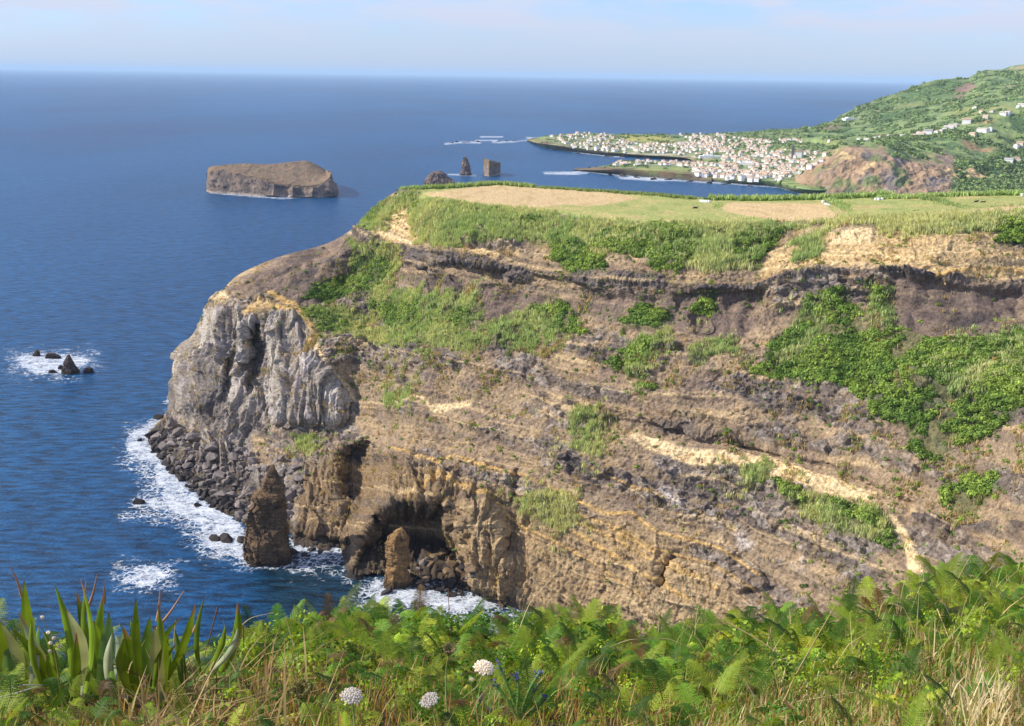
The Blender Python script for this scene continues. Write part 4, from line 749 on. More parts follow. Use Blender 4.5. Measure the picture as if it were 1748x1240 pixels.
W_WHITE = flat_mat('white_wall', (.86, .85, .82), .8, .08, .3); W_CREAM = flat_mat('cream_wall', (.66, .58, .46), .8, .1, .3)
RF_TILE = flat_mat('clay_roof', (.56, .40, .28), .85, .25, .6); RF_PALE = flat_mat('pale_roof', (.62, .55, .46), .85, .2, .6); RF_GREY = flat_mat('grey_roof', (.42, .40, .40), .85, .15, .6)
W_GLASS = flat_mat('dark_window', (.05, .06, .08), .3, .1, 1)
def box(V, F, x0, x1, y0, y1, z0, z1):
    n = len(V); V += [(x0,y0,z0),(x1,y0,z0),(x1,y1,z0),(x0,y1,z0),(x0,y0,z1),(x1,y0,z1),(x1,y1,z1),(x0,y1,z1)]
    F += [(n,n+3,n+2,n+1),(n+4,n+5,n+6,n+7),(n,n+1,n+5,n+4),(n+1,n+2,n+6,n+5),(n+2,n+3,n+7,n+6),(n+3,n,n+4,n+7)]
def pyme(name, V, F, mat):
    me = bpy.data.meshes.new(name); me.from_pydata(V, [], F); me.materials.append(mat); me.update(); return me
def house_meshes(w, d, h, rh, wall, roof, wing=False):
    V = []; F = []; n = 0
    V = [(-w,-d,-3),(w,-d,-3),(w,d,-3),(-w,d,-3),(-w,-d,h),(w,-d,h),(w,d,h),(-w,d,h),(-w,0,h+rh),(w,0,h+rh)]
    F = [(0,1,5,4),(1,2,6,9,5),(2,3,7,6),(3,0,4,8,7)]
    if wing: box(V, F, w*.2, w*1.5, -d*1.5, -d*.2, -3, h*.75)
    wm = pyme('wall', V, F, wall); e = .45; k = rh/d
    RV = [(-w-e,-d-e,h-k*e),(w+e,-d-e,h-k*e),(w+e,0,h+rh+.05),(-w-e,0,h+rh+.05),(w+e,d+e,h-k*e),(-w-e,d+e,h-k*e)]
    RV += [(a, b, c+.3) for a, b, c in RV]
    RF = [(0,3,2,1),(3,5,4,2),(6,7,8,9),(9,8,10,11),(0,1,7,6),(5,11,10,4),(1,2,8,7),(2,4,10,8),(0,6,9,3),(3,9,11,5)]
    rm = pyme('roof', RV, RF, roof)
    return wm, rm
def town(bvh):
    T = []
    for w, d, h, rh, wl, rf, wing in [(5,3.6,3.4,1.5,W_WHITE,RF_TILE,0),(6,4,5.8,1.8,W_WHITE,RF_TILE,0),(4.5,3.5,3.2,1.3,W_WHITE,RF_PALE,1),(6.5,4.4,6.0,1.6,W_WHITE,RF_GREY,0),(5,4,5.6,1.6,W_CREAM,RF_TILE,1),(8,4.5,4.0,1.6,W_WHITE,RF_PALE,0)]:
        T.append(house_meshes(w, d, h, rh, wl, rf, wing))
    RN = ['orange roof', 'orange roof, two storeys', 'pale roof, side wing', 'grey roof, two storeys', 'orange roof, cream walls', 'long pale roof']
    def place(x, y, lab, grp, sc=1, k=None, ang=None):
        h = ray_hit(bvh, x, y)
        if h is None or h[2] < 1.5: return False
        k = random.choices(range(6), [5, 4, 4, 2, 2, 2])[0] if k is None else k
        wm, rm = T[k]
        o = bpy.data.objects.new('house', None); col.objects.link(o); o.location = h; o.rotation_euler = (0, 0, random.choice([0, 1.57, 3.14])+random.uniform(-.3, .3)-.75 if ang is None else ang); o.scale = (sc,)*3
        for nm, m_ in (('wall', wm), ('roof', rm)):
            c = bpy.data.objects.new(nm, m_); col.objects.link(c); c.parent = o
        if 'dense' in lab: z_ = 'left edge' if x < 1265 else 'left half' if x < 1310 else 'right half' if x < 1355 else 'below the bluff'
        elif 'tongue' in lab: z_ = 'seaward end' if x < 1110 else 'middle' if x < 1180 else 'landward end'
        elif 'shore road' in lab: z_ = 'left' if x < 1225 else 'centre' if x < 1270 else 'right'
        elif 'point' in lab: z_ = 'at its tip' if x < 1000 else 'near the tip' if x < 1060 else 'middle' if x < 1130 else 'inner end'
        elif 'rear' in lab: z_ = 'left' if x < 1210 else 'centre' if x < 1260 else 'right'
        elif 'row' in lab: z_ = 'left' if x < 1310 else 'centre' if x < 1365 else 'right'
        else: z_ = 'lowest' if y > 240 else 'lower' if y > 228 else 'middle' if y > 212 else 'upper'
        fb = 'front' if y > 262 else 'back'
        L2 = f'{RN[k]} house, {z_}, {lab}'.replace(', ', ' ', 0)
        if len(L2.split()) > 15: L2 = L2.replace('in the ', '').replace('on the ', '').replace('at the ', '')
        tag(o, L2, 'house', L2[:-1] if False else f'{grp}, {z_}, {RN[k]}'); return True
    for poly, n, lab, grp in [(TOWN[2], 70, 'in the dense town near the beach', 'houses near the beach'), (TOWN[3], 34, 'on the tongue between inlet and bay', 'houses on the low tongue of land'), (TOWN[4], 26, 'on the far bay shore road', 'houses on the shore road'),
        (TOWN[0], 72, 'on the outer point of the far town', 'houses on the outer point'), (TOWN[1], 40, 'at the rear of the town', 'houses at the rear of the town'), (ROWH[0], 26, 'in the long row behind town', 'row of houses behind the town')]:
        for x, y in sample_poly(poly, n, 1.5): place(x, y, lab, grp, random.uniform(.48, .75))
    HS = [(1480,241),(1493,237),(1500,236),(1512,234),(1560,233),(1568,230),(1573,231),(1578,229),(1584,230),(1600,228),(1608,226),(1614,223),(1620,221),(1626,217),(1631,215),(1650,211),(1655,209),(1683,203),(1693,192),(1697,190),(1713,196),(1720,195),(1690,223),(1685,226),(1678,225),(1660,234),(1518,233),(1466,239),(1540,234),(1735,252),(1742,250),(1735,275),(1722,278),(1745,182),(1738,184),(1664,187),(1675,193)]
    for x, y in HS: place(x, y, 'on the hillside right of the bay', 'houses on the hillside', random.uniform(.75, 1.1))
    # larger single buildings
    V = []; F = []; box(V, F, -16, 16, -9, 9, -6, 6); box(V, F, -10, 4, -6, 6, 6, 9); big = pyme('white_building', V, F, W_WHITE)
    for x, y, lb, s, a in [(1452,205,'white terrace like building on the hill road above the far bay', 1.3, .4), (1280,282,'long white building beside the harbour slope of the far town', 1.1, -.3), (1212,270,'long low white hall at the head of the far inlet', 1.2, 0), (1345,297,'large white block at the lower edge of the far town', 1.0, -.3)]:
        h = ray_hit(bvh, x, y)
        if h is None: continue
        o = obj('white_building', big, loc=h); o.rotation_euler[2] = a; o.scale = (s, s*.6, s*.55); tag(o, lb, 'building')
    h = ray_hit(bvh, 1363, 268)
    if h is not None:
        o = empty('church', h, -.4); V = []; F = []; box(V, F, -7, 7, -12, 12, -3, 9); obj('nave', pyme('nave', V, F, W_WHITE), parent=o)
        V = [(-7.5,-12.4,9),(7.5,-12.4,9),(7.5,12.4,9),(-7.5,12.4,9),(0,-12.4,13),(0,12.4,13)]; obj('roof', pyme('roof', V, [(0,1,4),(2,3,5),(1,2,5,4),(3,0,4,5),(0,3,2,1)], RF_TILE), parent=o)
        V = []; F = []; box(V, F, -10.5, -6.5, -13, -8.8, -3, 18); V += [(-10.5,-13,18),(-6.5,-13,18),(-6.5,-8.8,18),(-10.5,-8.8,18),(-8.5,-10.9,23)]; n = len(V)-5; F += [(n,n+1,n+4),(n+1,n+2,n+4),(n+2,n+3,n+4),(n+3,n,n+4)]
        obj('tower', pyme('tower', V, F, flat_mat('dark_stone', (.12, .11, .12), .9, .2, .5)), parent=o); tag(o, 'white church with a dark stone tower above the far town', 'church')
    # remaining houses too small to tell apart: one mesh
    WV, WF, RV, RF = [], [], [], []
    for poly, n in [(TOWN[0], 190), (TOWN[1], 110), (TOWN[2], 190), (TOWN[3], 50), (ROWH[0], 36), (ROWH[1], 34), (TOWN[4], 40)]:
        for x, y in sample_poly(poly, n, 1.0):
            h = ray_hit(bvh, x, y)
            if h is None or h[2] < 2: continue
            w_, d_, hh = random.uniform(1.8, 3.9), random.uniform(1.7, 2.9), random.uniform(2.2, 4.2); a = random.uniform(-1.1, -.5); ca, sa = math.cos(a), math.sin(a)
            V = []; F = []; box(V, F, -w_, w_, -d_, d_, -3, hh); nn = len(WV); WV += [(h[0]+p[0]*ca-p[1]*sa, h[1]+p[0]*sa+p[1]*ca, h[2]+p[2]) for p in V]; WF += [tuple(i+nn for i in f) for f in F]
            V = [(-w_-.4,-d_-.4,hh),(w_+.4,-d_-.4,hh),(w_+.4,d_+.4,hh),(-w_-.4,d_+.4,hh),(-w_-.4,0,hh+1.6),(w_+.4,0,hh+1.6)]; nn = len(RV)
            RV += [(h[0]+p[0]*ca-p[1]*sa, h[1]+p[0]*sa+p[1]*ca, h[2]+p[2]) for p in V]; RF += [tuple(i+nn for i in f) for f in [(0,1,5,4),(2,3,4,5),(1,2,5),(3,0,4),(0,3,2,1)]]
    me = bpy.data.meshes.new('distant_houses'); n = len(WV); me.from_pydata(WV+RV, [], WF+[tuple(i+n for i in f) for f in RF]); me.materials.append(W_WHITE); me.materials.append(RF_TILE)
    mi = np.zeros(len(me.polygons), np.int32); mi[len(WF):] = 1; me.polygons.foreach_set('material_index', mi)
    o = obj('distant_houses', me); tag(o, 'many tiny white houses of the far seaside town', 'houses', kind='stuff')
# ------------------------------------------------------------------ plants on the headland and the hills
M_REED = leaf_mat('reed_leaf', .25, .15, .7); M_BUSH = leaf_mat('bush_leaf', .2, .2, .6); M_FTREE = leaf_mat('far_foliage', .1, .1, .8)
def scatter(P, dens, n):
    """n random points on grid P (nu,nv,3); dens (nu,nv) weight"""
    a = np.linalg.norm(np.cross(P[1:, :-1]-P[:-1, :-1], P[:-1, 1:]-P[:-1, :-1]), axis=-1)*dens[:-1, :-1]
    c = np.cumsum(a.ravel()); k = np.searchsorted(c, rng.random(n)*c[-1]); i, j = np.unravel_index(np.minimum(k, a.size-1), a.shape)
    u = rng.random((n, 1)); v = rng.random((n, 1))
    return P[i, j]*(1-u)*(1-v)+P[i+1, j]*u*(1-v)+P[i, j+1]*(1-u)*v+P[i+1, j+1]*u*v, i, j, c[-1]
def reeds(pts, h, colr, nb=8, spread=.8, w=.13):
    """tall cane clumps: nb blades each, every blade a bent two-quad strip"""
    n = len(pts); B = n*nb; p = np.repeat(pts, nb, 0); H = np.repeat(h, nb)*rng.uniform(.6, 1.1, B)
    a = rng.uniform(0, 2*math.pi, B); r = spread*np.sqrt(rng.random(B)); b = p+np.stack([np.cos(a)*r, np.sin(a)*r, np.zeros(B)-.3], -1)
    t = rng.uniform(0, 2*math.pi, B); l = rng.uniform(.05, .35, B)*H; lean = np.stack([np.cos(t)*l, np.sin(t)*l, np.zeros(B)], -1)
    s = rng.uniform(0, 2*math.pi, B); W = (rng.uniform(.7, 1.5, B)*w)[:, None]; sd_ = np.stack([np.cos(s), np.sin(s), np.zeros(B)], -1)*W
    up = np.zeros((B, 3)); up[:, 2] = H
    V = np.stack([b-sd_*.5, b+sd_*.5, b+up*.6+lean*.35+sd_, b+up*.6+lean*.35-sd_, b+up+lean+sd_*.15, b+up+lean-sd_*.15], 1)
    i = np.arange(B)[:, None]*6; F = np.concatenate([i+[0, 1, 2, 3], i+[3, 2, 4, 5]], 0)
    C = np.repeat(np.repeat(colr, nb, 0)*rng.uniform(.7, 1.3, (B, 1)), 6, 0)
    return V.reshape(-1, 3), F, C
def blobs(pts, rad, colr, nl=72, leaf=.24, squash=.75):
    """shrubs: leaves spread through an uneven crown"""
    n = len(pts); B = n*nl; c = np.repeat(pts, nl, 0); Rr = np.repeat(rad, nl)
    d = rng.normal(size=(B, 3)); d /= np.linalg.norm(d, axis=1)[:, None]; d[:, 2] = np.abs(d[:, 2])*1.0-.15
    lob = 1+.35*np.sin(d[:, 0]*4+np.repeat(rng.uniform(0, 6, n), nl))*np.cos(d[:, 1]*5+np.repeat(rng.uniform(0, 6, n), nl))
    q = c+d*(Rr*rng.uniform(.55, 1, B)**.6*lob)[:, None]*[1, 1, squash]+[0, 0, .1]
    t1 = rng.normal(size=(B, 3))+d*0; t1 -= (t1*d).sum(1)[:, None]*d*.6; t1 /= np.linalg.norm(t1, axis=1)[:, None]; t2 = np.cross(d, t1); t2 /= np.linalg.norm(t2, axis=1)[:, None]+1e-6
    s = (Rr*leaf*rng.uniform(.6, 1.3, B))[:, None]; V = np.stack([q-t1*s, q-t2*s*.7, q+t1*s, q+t2*s*.7], 1)
    F = np.arange(B)[:, None]*4+[0, 1, 2, 3]; C = np.repeat(np.repeat(colr, nl, 0)*rng.uniform(.6, 1.35, (B, 1)), 4, 0)
    return V.reshape(-1, 3), F, C
def cjit(base, n, j=.18):
    return np.array(base)[None]*rng.uniform(1-j, 1+j, (n, 1))*rng.uniform(.94, 1.06, (n, 3))
G_REED, G_REED2, G_BUSH, G_BUSH2, G_DRY = srgb(196, 198, 142), srgb(162, 182, 118), srgb(140, 162, 68), srgb(98, 128, 54), srgb(190, 170, 120)
def headland_plants(P, px, py, field):
    x, y, z = P[..., 0], P[..., 1], P[..., 2]; nz = fbm(x/9, y/9, z/9, 3); nz2 = fbm(x/24, y/24, z/24, 3)
    X = px+fbm(x/16, y/16, z/16, 4)*40+fbm(x/4, y/4, z/4, 3)*12; Y = py+fbm(x/16+4, y/16, z/16, 4)*18+fbm(x/4+9, y/4, z/4, 3)*8
    inb = (px < 1790)
    mr = MREED(X, Y); mb = MBUSH(X, Y); md = MDRY(X, Y); ms = MSP(X, Y); f1 = 1-sm(.2, .8, field)
    fine = fbm(x/4, y/4, z/4, 3)
    dg = fbm((X+1.3*Y)/46, (X-Y)/150, 0*X, 3); mb = mb*np.where((py > 480) & (px > 1200), sm(-.30, -.02, dg), 1)
    dr = mr*(1-.6*mb)*f1*inb*sm(-.36, .0, fine+.6*nz2)
    halo = sm(-.1, .3, nz+.5*fine)*f1*inb*(1-K_cl['bas'])*(1-.9*K_cl['grey'])
    dr = dr+.34*MREED2(X, Y)*halo*(py > 470)
    pts, i, j, A = scatter(P, dr, 21000); top = py[i, j] < 470
    h = np.where(top, rng.uniform(1.0, 2.4, len(pts)), rng.uniform(.7, 2.0, len(pts)))
    mixv = np.clip(.5+nz2[i, j]*2.2+rng.normal(0, .25, len(pts)), 0, 1)[:, None]
    V, F, C = reeds(pts, h, (G_REED*mixv+G_REED2*(1-mixv))*rng.uniform(.75, 1.2, (len(pts), 1)), nb=13, w=.085, spread=.9)
    tag(obj('reed_thicket', mesh_np('reed_thicket', V, F, C), M_REED), 'pale green giant reeds covering the ledges of the headland', 'reeds', kind='stuff')
    pts, i, j, A = scatter(P, (md+.16*ms+.08)*f1*inb*sm(.0, .3, nz), 8000)
    V, F, C = reeds(pts, rng.uniform(.5, 1.5, len(pts)), cjit(G_DRY, len(pts)), nb=7, spread=.7, w=.1)
    tag(obj('dry_grass', mesh_np('dry_grass', V, F, C), M_REED), 'straw coloured dry grass tufts on the cliff ledges', 'dry grass', kind='stuff')
    db = (mb*sm(-.30, .12, fine+.6*nz2)*sm(.1, .9, mb)+mr*.05+.035*sm(.1, .35, nz2+.4*fine)*(py > 480)*(1-mb)+ms*.10*sm(.05, .3, nz)+.003)*f1*inb*(1-.9*np.maximum(K_cl['brown'], K_cl['lowtan'])*(py > 770))*(1-K_cl['bas'])*(1-K_cl['cream']*.9)*(1-.9*K_cl['grey'])
    db = db+.24*MBUSH2(X, Y)*sm(-.05, .35, fine+.4*nz)*f1*inb*(1-K_cl['cream']*.9)*(1-.9*K_cl['grey'])
    pts, i, j, A = scatter(P, db, 16500)
    rad = rng.uniform(.62, 1.25, len(pts))**1.6*np.where(mb[i, j] > .5, 1.05, .62); mv = np.clip(.5+nz[i, j]*1.8+rng.normal(0, .3, len(pts)), 0, 1)[:, None]
    cb = (G_BUSH*mv+G_BUSH2*(1-mv))*rng.uniform(.6, 1.2, (len(pts), 1)); cb = np.where((rng.random(len(pts)) < .0015)[:, None], srgb(170, 130, 60), cb)
    # solitary shrubs that stand clear of the mass become things of their own
    solo = np.where((mb[i, j] < .15) & (mr[i, j] < .2) & (py[i, j] < 950) & (px[i, j] < 1745))[0]
    solo = solo[np.argsort(-rad[solo])][:140]; keep = np.ones(len(pts), bool); keep[solo] = False
    V, F, C = blobs(pts[keep], rad[keep], cb[keep])
    tag(obj('scrub', mesh_np('scrub', V, F, C), M_BUSH), 'bright green scrub covering the headland slopes', 'scrub', kind='stuff')
    var = []
    for q in range(5):
        V, F, C = blobs(np.zeros((1, 3)), np.ones(1), (G_BUSH if q % 2 else G_BUSH2)[None], nl=70); me = mesh_np('shrub', V, F, C); me.materials.append(M_BUSH); var.append(me)
    for q in solo:
        xx, yy = px[i[q], j[q]], py[i[q], j[q]]
        wh = 'slope above the lava band' if yy < 480 else 'ash slope under the lava band' if yy < 600 else 'mid cliff face' if yy < 760 else 'lower cliff face'
        sd_ = 'far left' if xx < 640 else 'above the cove' if xx < 740 else 'right of the cove' if xx < 800 else 'left of centre' if xx < 880 else 'centre left' if xx < 960 else 'centre' if xx < 1060 else 'right of centre' if xx < 1280 else 'right' if xx < 1520 else 'far right'; szz = 'large' if rad[q] > np.quantile(rad[solo], .66) else 'medium sized' if rad[q] > np.quantile(rad[solo], .33) else 'small'
        o = bpy.data.objects.new('shrub', var[q % 5]); col.objects.link(o); o.location = pts[q]; s = rad[q]*1.1; o.scale = (s, s, s*.9); o.rotation_euler[2] = q
        tag(o, f'{szz} solitary shrub on the {wh}, {sd_}', 'shrub', f'{szz} shrubs, {wh}, {sd_}')
    # hedges along the fields
    def hedge(line, h, n, lb, wid=1.2, cc=G_REED2, dark=.35):
        L_ = np.array(line, float); s = np.concatenate([[0], np.cumsum(np.hypot(*np.diff(L_, axis=0).T))]); q = rng.random(n)*s[-1]
        ax = np.interp(q, s, L_[:, 0]); ay = np.interp(q, s, L_[:, 1]); ii = np.clip(np.searchsorted(px[:, -30], ax), 0, px.shape[0]-1)
        # point on the field plane: height of the plateau at this column
        hz = P[ii, -8, 2]; p = atH(ax, ay, hz-.1)+np.stack([rng.normal(0, wid, n), rng.normal(0, wid, n), 0*hz], -1)
        k = int(n*(1-dark)); V1, F1, C1 = reeds(p[:k], rng.uniform(.6, 1, k)*h, cjit(cc, k), nb=8, spread=.7, w=.16)
        V2, F2, C2 = blobs(p[k:], rng.uniform(.5, .9, n-k)*h*.5, cjit(G_BUSH2, n-k, .25), nl=40)
        V = np.concatenate([V1, V2]); F = np.concatenate([F1, F2+len(V1)]); C = np.concatenate([C1, C2]); tag(obj('hedge', mesh_np('hedge', V, F, C), M_REED), lb, 'hedge')
    hedge([(688,326),(740,322),(772,321),(810,318),(850,315.5),(907,320.5)], 2.6, 900, 'dense reed hedge at the seaward tip of the straw field')
    hedge([(922,321.5),(1000,326),(1060,330),(1120,334),(1186,340)], 1.8, 600, 'low reed hedge along the far edge of the large field', dark=.15)
    hedge([(1212,341),(1300,342),(1385,341),(1440,339),(1500,335),(1520,334)], 2.8, 1300, 'tall dark hedge behind the second straw field above the bay', dark=.6)
    hedge([(1500,341),(1560,339),(1610,336),(1680,334),(1760,333)], 2.4, 700, 'tall hedge along the far edge of the right hand pasture', dark=.4)
    hedge([(1418,344),(1432,352),(1446,362),(1456,374)], 2.2, 420, 'diagonal reed hedge between straw field and pasture', dark=.2)
    hedge([(1585,341),(1605,347),(1630,356),(1650,363)], 2.2, 420, 'diagonal reed hedge between the two right hand pastures', dark=.15)
    hedge([(1455,376),(1540,374),(1600,370),(1640,366),(1700,361),(1760,355)], 2.2, 900, 'dark clipped hedge along the near edge of the pasture', dark=.7)
    hedge([(1222,350),(1228,352),(1231,357)], 1.6, 60, 'short curved hedge beside the bales', dark=.7)
    hedge([(1262,381),(1290,380),(1310,381)], 2.6, 160, 'dark bushy hedge at the near edge of the second straw field', dark=.8)
    # bales
    me = bale_mesh(); 
    def plateau(ax, ay):
        i_ = int(np.clip(np.searchsorted(px[:, -30], ax), 0, px.shape[0]-1)); return atH(ax, ay, P[i_, -8, 2])
    for k, (ax, ay) in enumerate([(1196.5,345.5),(1200,345.8),(1203.5,346),(1207,346.2),(1210.5,346.3),(1405,346.5),(1411,347.5),(1409,351.5),(1412,352.2),(1415.5,353.5),(1494.5,342.8),(1500,342.8),(1506,342.3),(1745,335.5)]):
        o = bpy.data.objects.new('hay_bale', me); col.objects.link(o); o.location = plateau(ax, ay); o.rotation_euler[2] = random.uniform(0, 3); o.scale = (.8,)*3
        lb, gr = (('white wrapped bale in the row at the far edge of the large field', 'row of wrapped bales') if k < 5 else ('white wrapped bale at the corner of the second straw field', 'bales at the straw field corner') if k < 10 else ('white wrapped bale behind the pasture under the tall hedge', 'bales behind the pasture') if k < 13 else ('white wrapped bale at the right edge of the photo', None))
        tag(o, lb, 'bale', gr)
    cw = cow_mesh()
    for ax, ay, lb in [(1478.5,370.5,'dark cow lying at the left of the pasture'),(1494,372.5,'brown cow near the dark hedge'),(1561,366,'cow standing in the middle of the pasture'),(1543,373.5,'pale cow beside the near hedge'),(1665,349.5,'cow in the far right pasture, left one of a pair'),(1675.5,350.5,'cow in the far right pasture, right one of a pair'),(1185.5,359.5,'lone reddish cow in the large field')]:
        o = bpy.data.objects.new('cow', cw); col.objects.link(o); o.location = plateau(ax, ay); o.rotation_euler[2] = random.uniform(-.5, .5); tag(o, lb, 'cow')
def bale_mesh():
    V = []; F = []; n = 20; pr = [(0, .55), (.12, .68), (1.1, .68), (1.25, .55)]
    for z_, r in pr:
        for k in range(n): a = 2*math.pi*k/n; V.append((r*math.cos(a), r*math.sin(a), z_))
    for i in range(3):
        for k in range(n): F.append((i*n+k, i*n+(k+1) % n, (i+1)*n+(k+1) % n, (i+1)*n+k))
    F.append(tuple(range(n))[::-1]); F.append(tuple(3*n+k for k in range(n))); return pyme('hay_bale', V, F, flat_mat('bale_wrap', (.8, .8, .8), .4, .05, 2))
def cow_mesh():
    import bmesh
    me = bpy.data.meshes.new('cow_skin'); J = [(0,0,1.05,.33),(.45,0,1.08,.33),(.8,0,1.1,.3),(1.05,0,1.3,.17),(1.3,0,1.35,.14),(1.55,0,1.2,.09),(-.4,0,1.08,.33),(-.75,0,1.1,.24),(-.88,0,.7,.04)]
    E = [(0,1),(1,2),(2,3),(3,4),(4,5),(0,6),(6,7),(7,8)]
    for bx, root in ((.7, 2), (-.65, 7)):
        for s in (-1, 1):
            n = len(J); J += [(bx, s*.2, .7, .13), (bx+(-.05 if root == 7 else 0), s*.2, .35, .07), (bx, s*.2, .02, .06)]; E += [(root, n), (n, n+1), (n+1, n+2)]
    me.from_pydata([j[:3] for j in J], E, []); o = bpy.data.objects.new('t', me); col.objects.link(o); m = o.modifiers.new('s', 'SKIN'); me.skin_vertices[0] if me.skin_vertices else None
    if not me.skin_vertices:
        bm = bmesh.new(); bm.from_mesh(me); bm.verts.layers.skin.verify(); bm.to_mesh(me); bm.free()
    for sv, j in zip(me.skin_vertices[0].data, J): sv.radius = (j[3], j[3])
    me.skin_vertices[0].data[0].use_root = True; o.modifiers.new('b', 'SUBSURF').levels = 1
    dg = bpy.context.evaluated_depsgraph_get(); r = bpy.data.meshes.new_from_object(o.evaluated_get(dg)); bpy.data.objects.remove(o); r.materials.clear(); r.materials.append(flat_mat('cow_hide', (.22, .14, .10), .8, .9, 1.3)); r.name = 'cow'; return r
def far_trees(lands):
    tot = []
    for (o, P, px, py), n, polys, smin, smax in [(lands[0], 2000, None, 2, 4.5), (lands[1], 120, None, 2, 4), (lands[2], 3200, None, 1.6, 4.5), (lands[3], 2800, None, 2.5, 6.5)]:
        x, y, z = P[..., 0], P[..., 1], P[..., 2]; nn = fbm(x/45, y/45, z/45, 3)
        d = sm(.02, .25, nn)*sm(5, 10, z)*(px < 1770)
        if o is lands[0][0]: d = np.maximum(d, .3*(px > 1230)*(py < 262)*sm(5, 10, z))
        if o is lands[2][0]:
            cl = Mask([[(1340,322),(1405,264),(1440,250),(1505,248),(1520,268),(1560,272),(1610,258),(1632,268),(1628,290),(1622,345),(1500,350),(1400,345)]], feather=12)(px, py); d = d*(1-cl)+.02*(1-cl)
            d = np.maximum(d, Mask([[(1640,320),(1748,300),(1748,340),(1640,345)], [(1680,270),(1720,262),(1748,280),(1748,300),(1690,290)], [(1540,205),(1640,195),(1660,205),(1560,215)]], feather=8)(px, py))
        pts, i, j, A = scatter(P, d, n); c = cjit(srgb(122, 142, 88), n, .35)
        V, F, C = blobs(pts, rng.uniform(smin, smax, n), c, nl=22, leaf=.5, squash=.9); tot.append((V, F, C))
    V = np.concatenate([t[0] for t in tot]); off = np.cumsum([0]+[len(t[0]) for t in tot[:-1]]); F = np.concatenate([t[1]+o for t, o in zip(tot, off)]); C = np.concatenate([t[2] for t in tot])
    tag(obj('distant_woodland', mesh_np('distant_woodland', V, F, C), M_FTREE), 'dark trees and hedges covering the far hills and town edges', 'woodland', kind='stuff')
# ------------------------------------------------------------------ the bank in front of the camera
CREST = ([-900,-300,0,150,300,400,450,520,590,640,700,800,900,1000,1100,1180,1250,1400,1500,1560,1650,1748,2000,2600], [1160,1120,1085,1105,1105,1085,1060,1050,1030,1040,1042,1052,1058,1052,1085,1065,1050,1040,1010,985,962,955,930,900])
def crest(px): return np.interp(px, *CREST)
def DC(px): return np.interp(px, [-300, 0, 600, 1100, 1748, 2400], [4.6, 5.0, 5.8, 5.4, 7.2, 8])
def bank(px, s):
    px = np.asarray(px, float); s = np.asarray(s, float)
    a = atD(px, 1345+0*px, 2.0+0*px); b = atD(px, crest(px)+42, DC(px)); k = np.minimum(s, 1)
    P = a+(b-a)*k[..., None]; u = b-a; u[..., 2] = 0; u /= np.linalg.norm(u, axis=-1, keepdims=True)
    e = np.maximum(s-1, 0)*4.0; P = P+u*e[..., None]; P[..., 2] -= e*1.1+e*e*.12
    P[..., 2] += .05*fbm(P[..., 0]*1.3, P[..., 1]*1.3, 0*k, 3); return P
M_FERN = leaf_mat('fern_leaf', .38, .25, .5); M_GRASS = leaf_mat('grass_blade', .3, .2, .6); M_STRAW = leaf_mat('dry_stem', .1, .2, .7); M_FLAX = leaf_mat('flax_leaf', .15, .5, .35)
def build_bank():
    s = np.concatenate([np.linspace(0, 1.2, 60), [1.4, 1.8, 2.5, 4, 7, 12]]); p = np.linspace(-900, 2600, 200); PX, S = np.meshgrid(p, s, indexing='ij')
    P = bank(PX, S); a = P[:, 0].copy(); r = []
    for y, z in ((-40, 149.5), (-6, 148.6), (0.3, 148.45)):
        q = a.copy(); q[:, 1] = y; q[:, 0] *= (1.5 if y > -5 else 6) if y < 0 else 1.05; q[:, 2] = z; r.append(q)
    end = P[:, -1].copy(); u = end[:, :2]/np.linalg.norm(end[:, :2], axis=1)[:, None]; end[:, :2] += u*10; end[:, 2] = -6
    P = np.concatenate([np.stack(r, 1), P, end[:, None]], 1)
    n = fbm(P[..., 0]*2, P[..., 1]*2, 0*P[..., 0], 4); C = mixc(np.broadcast_to(srgb(52, 42, 28), P.shape), srgb(80, 64, 42), sm(-.2, .4, n))  # soil tone darkened to paint in the shade between the plants
    o = obj('bank', mesh_np('bank', P, gridF(*P.shape[:2]), C), rock_mat('bank_soil', .95, ((20, .5, .02),), .3, 8)); tag(o, kind='structure')
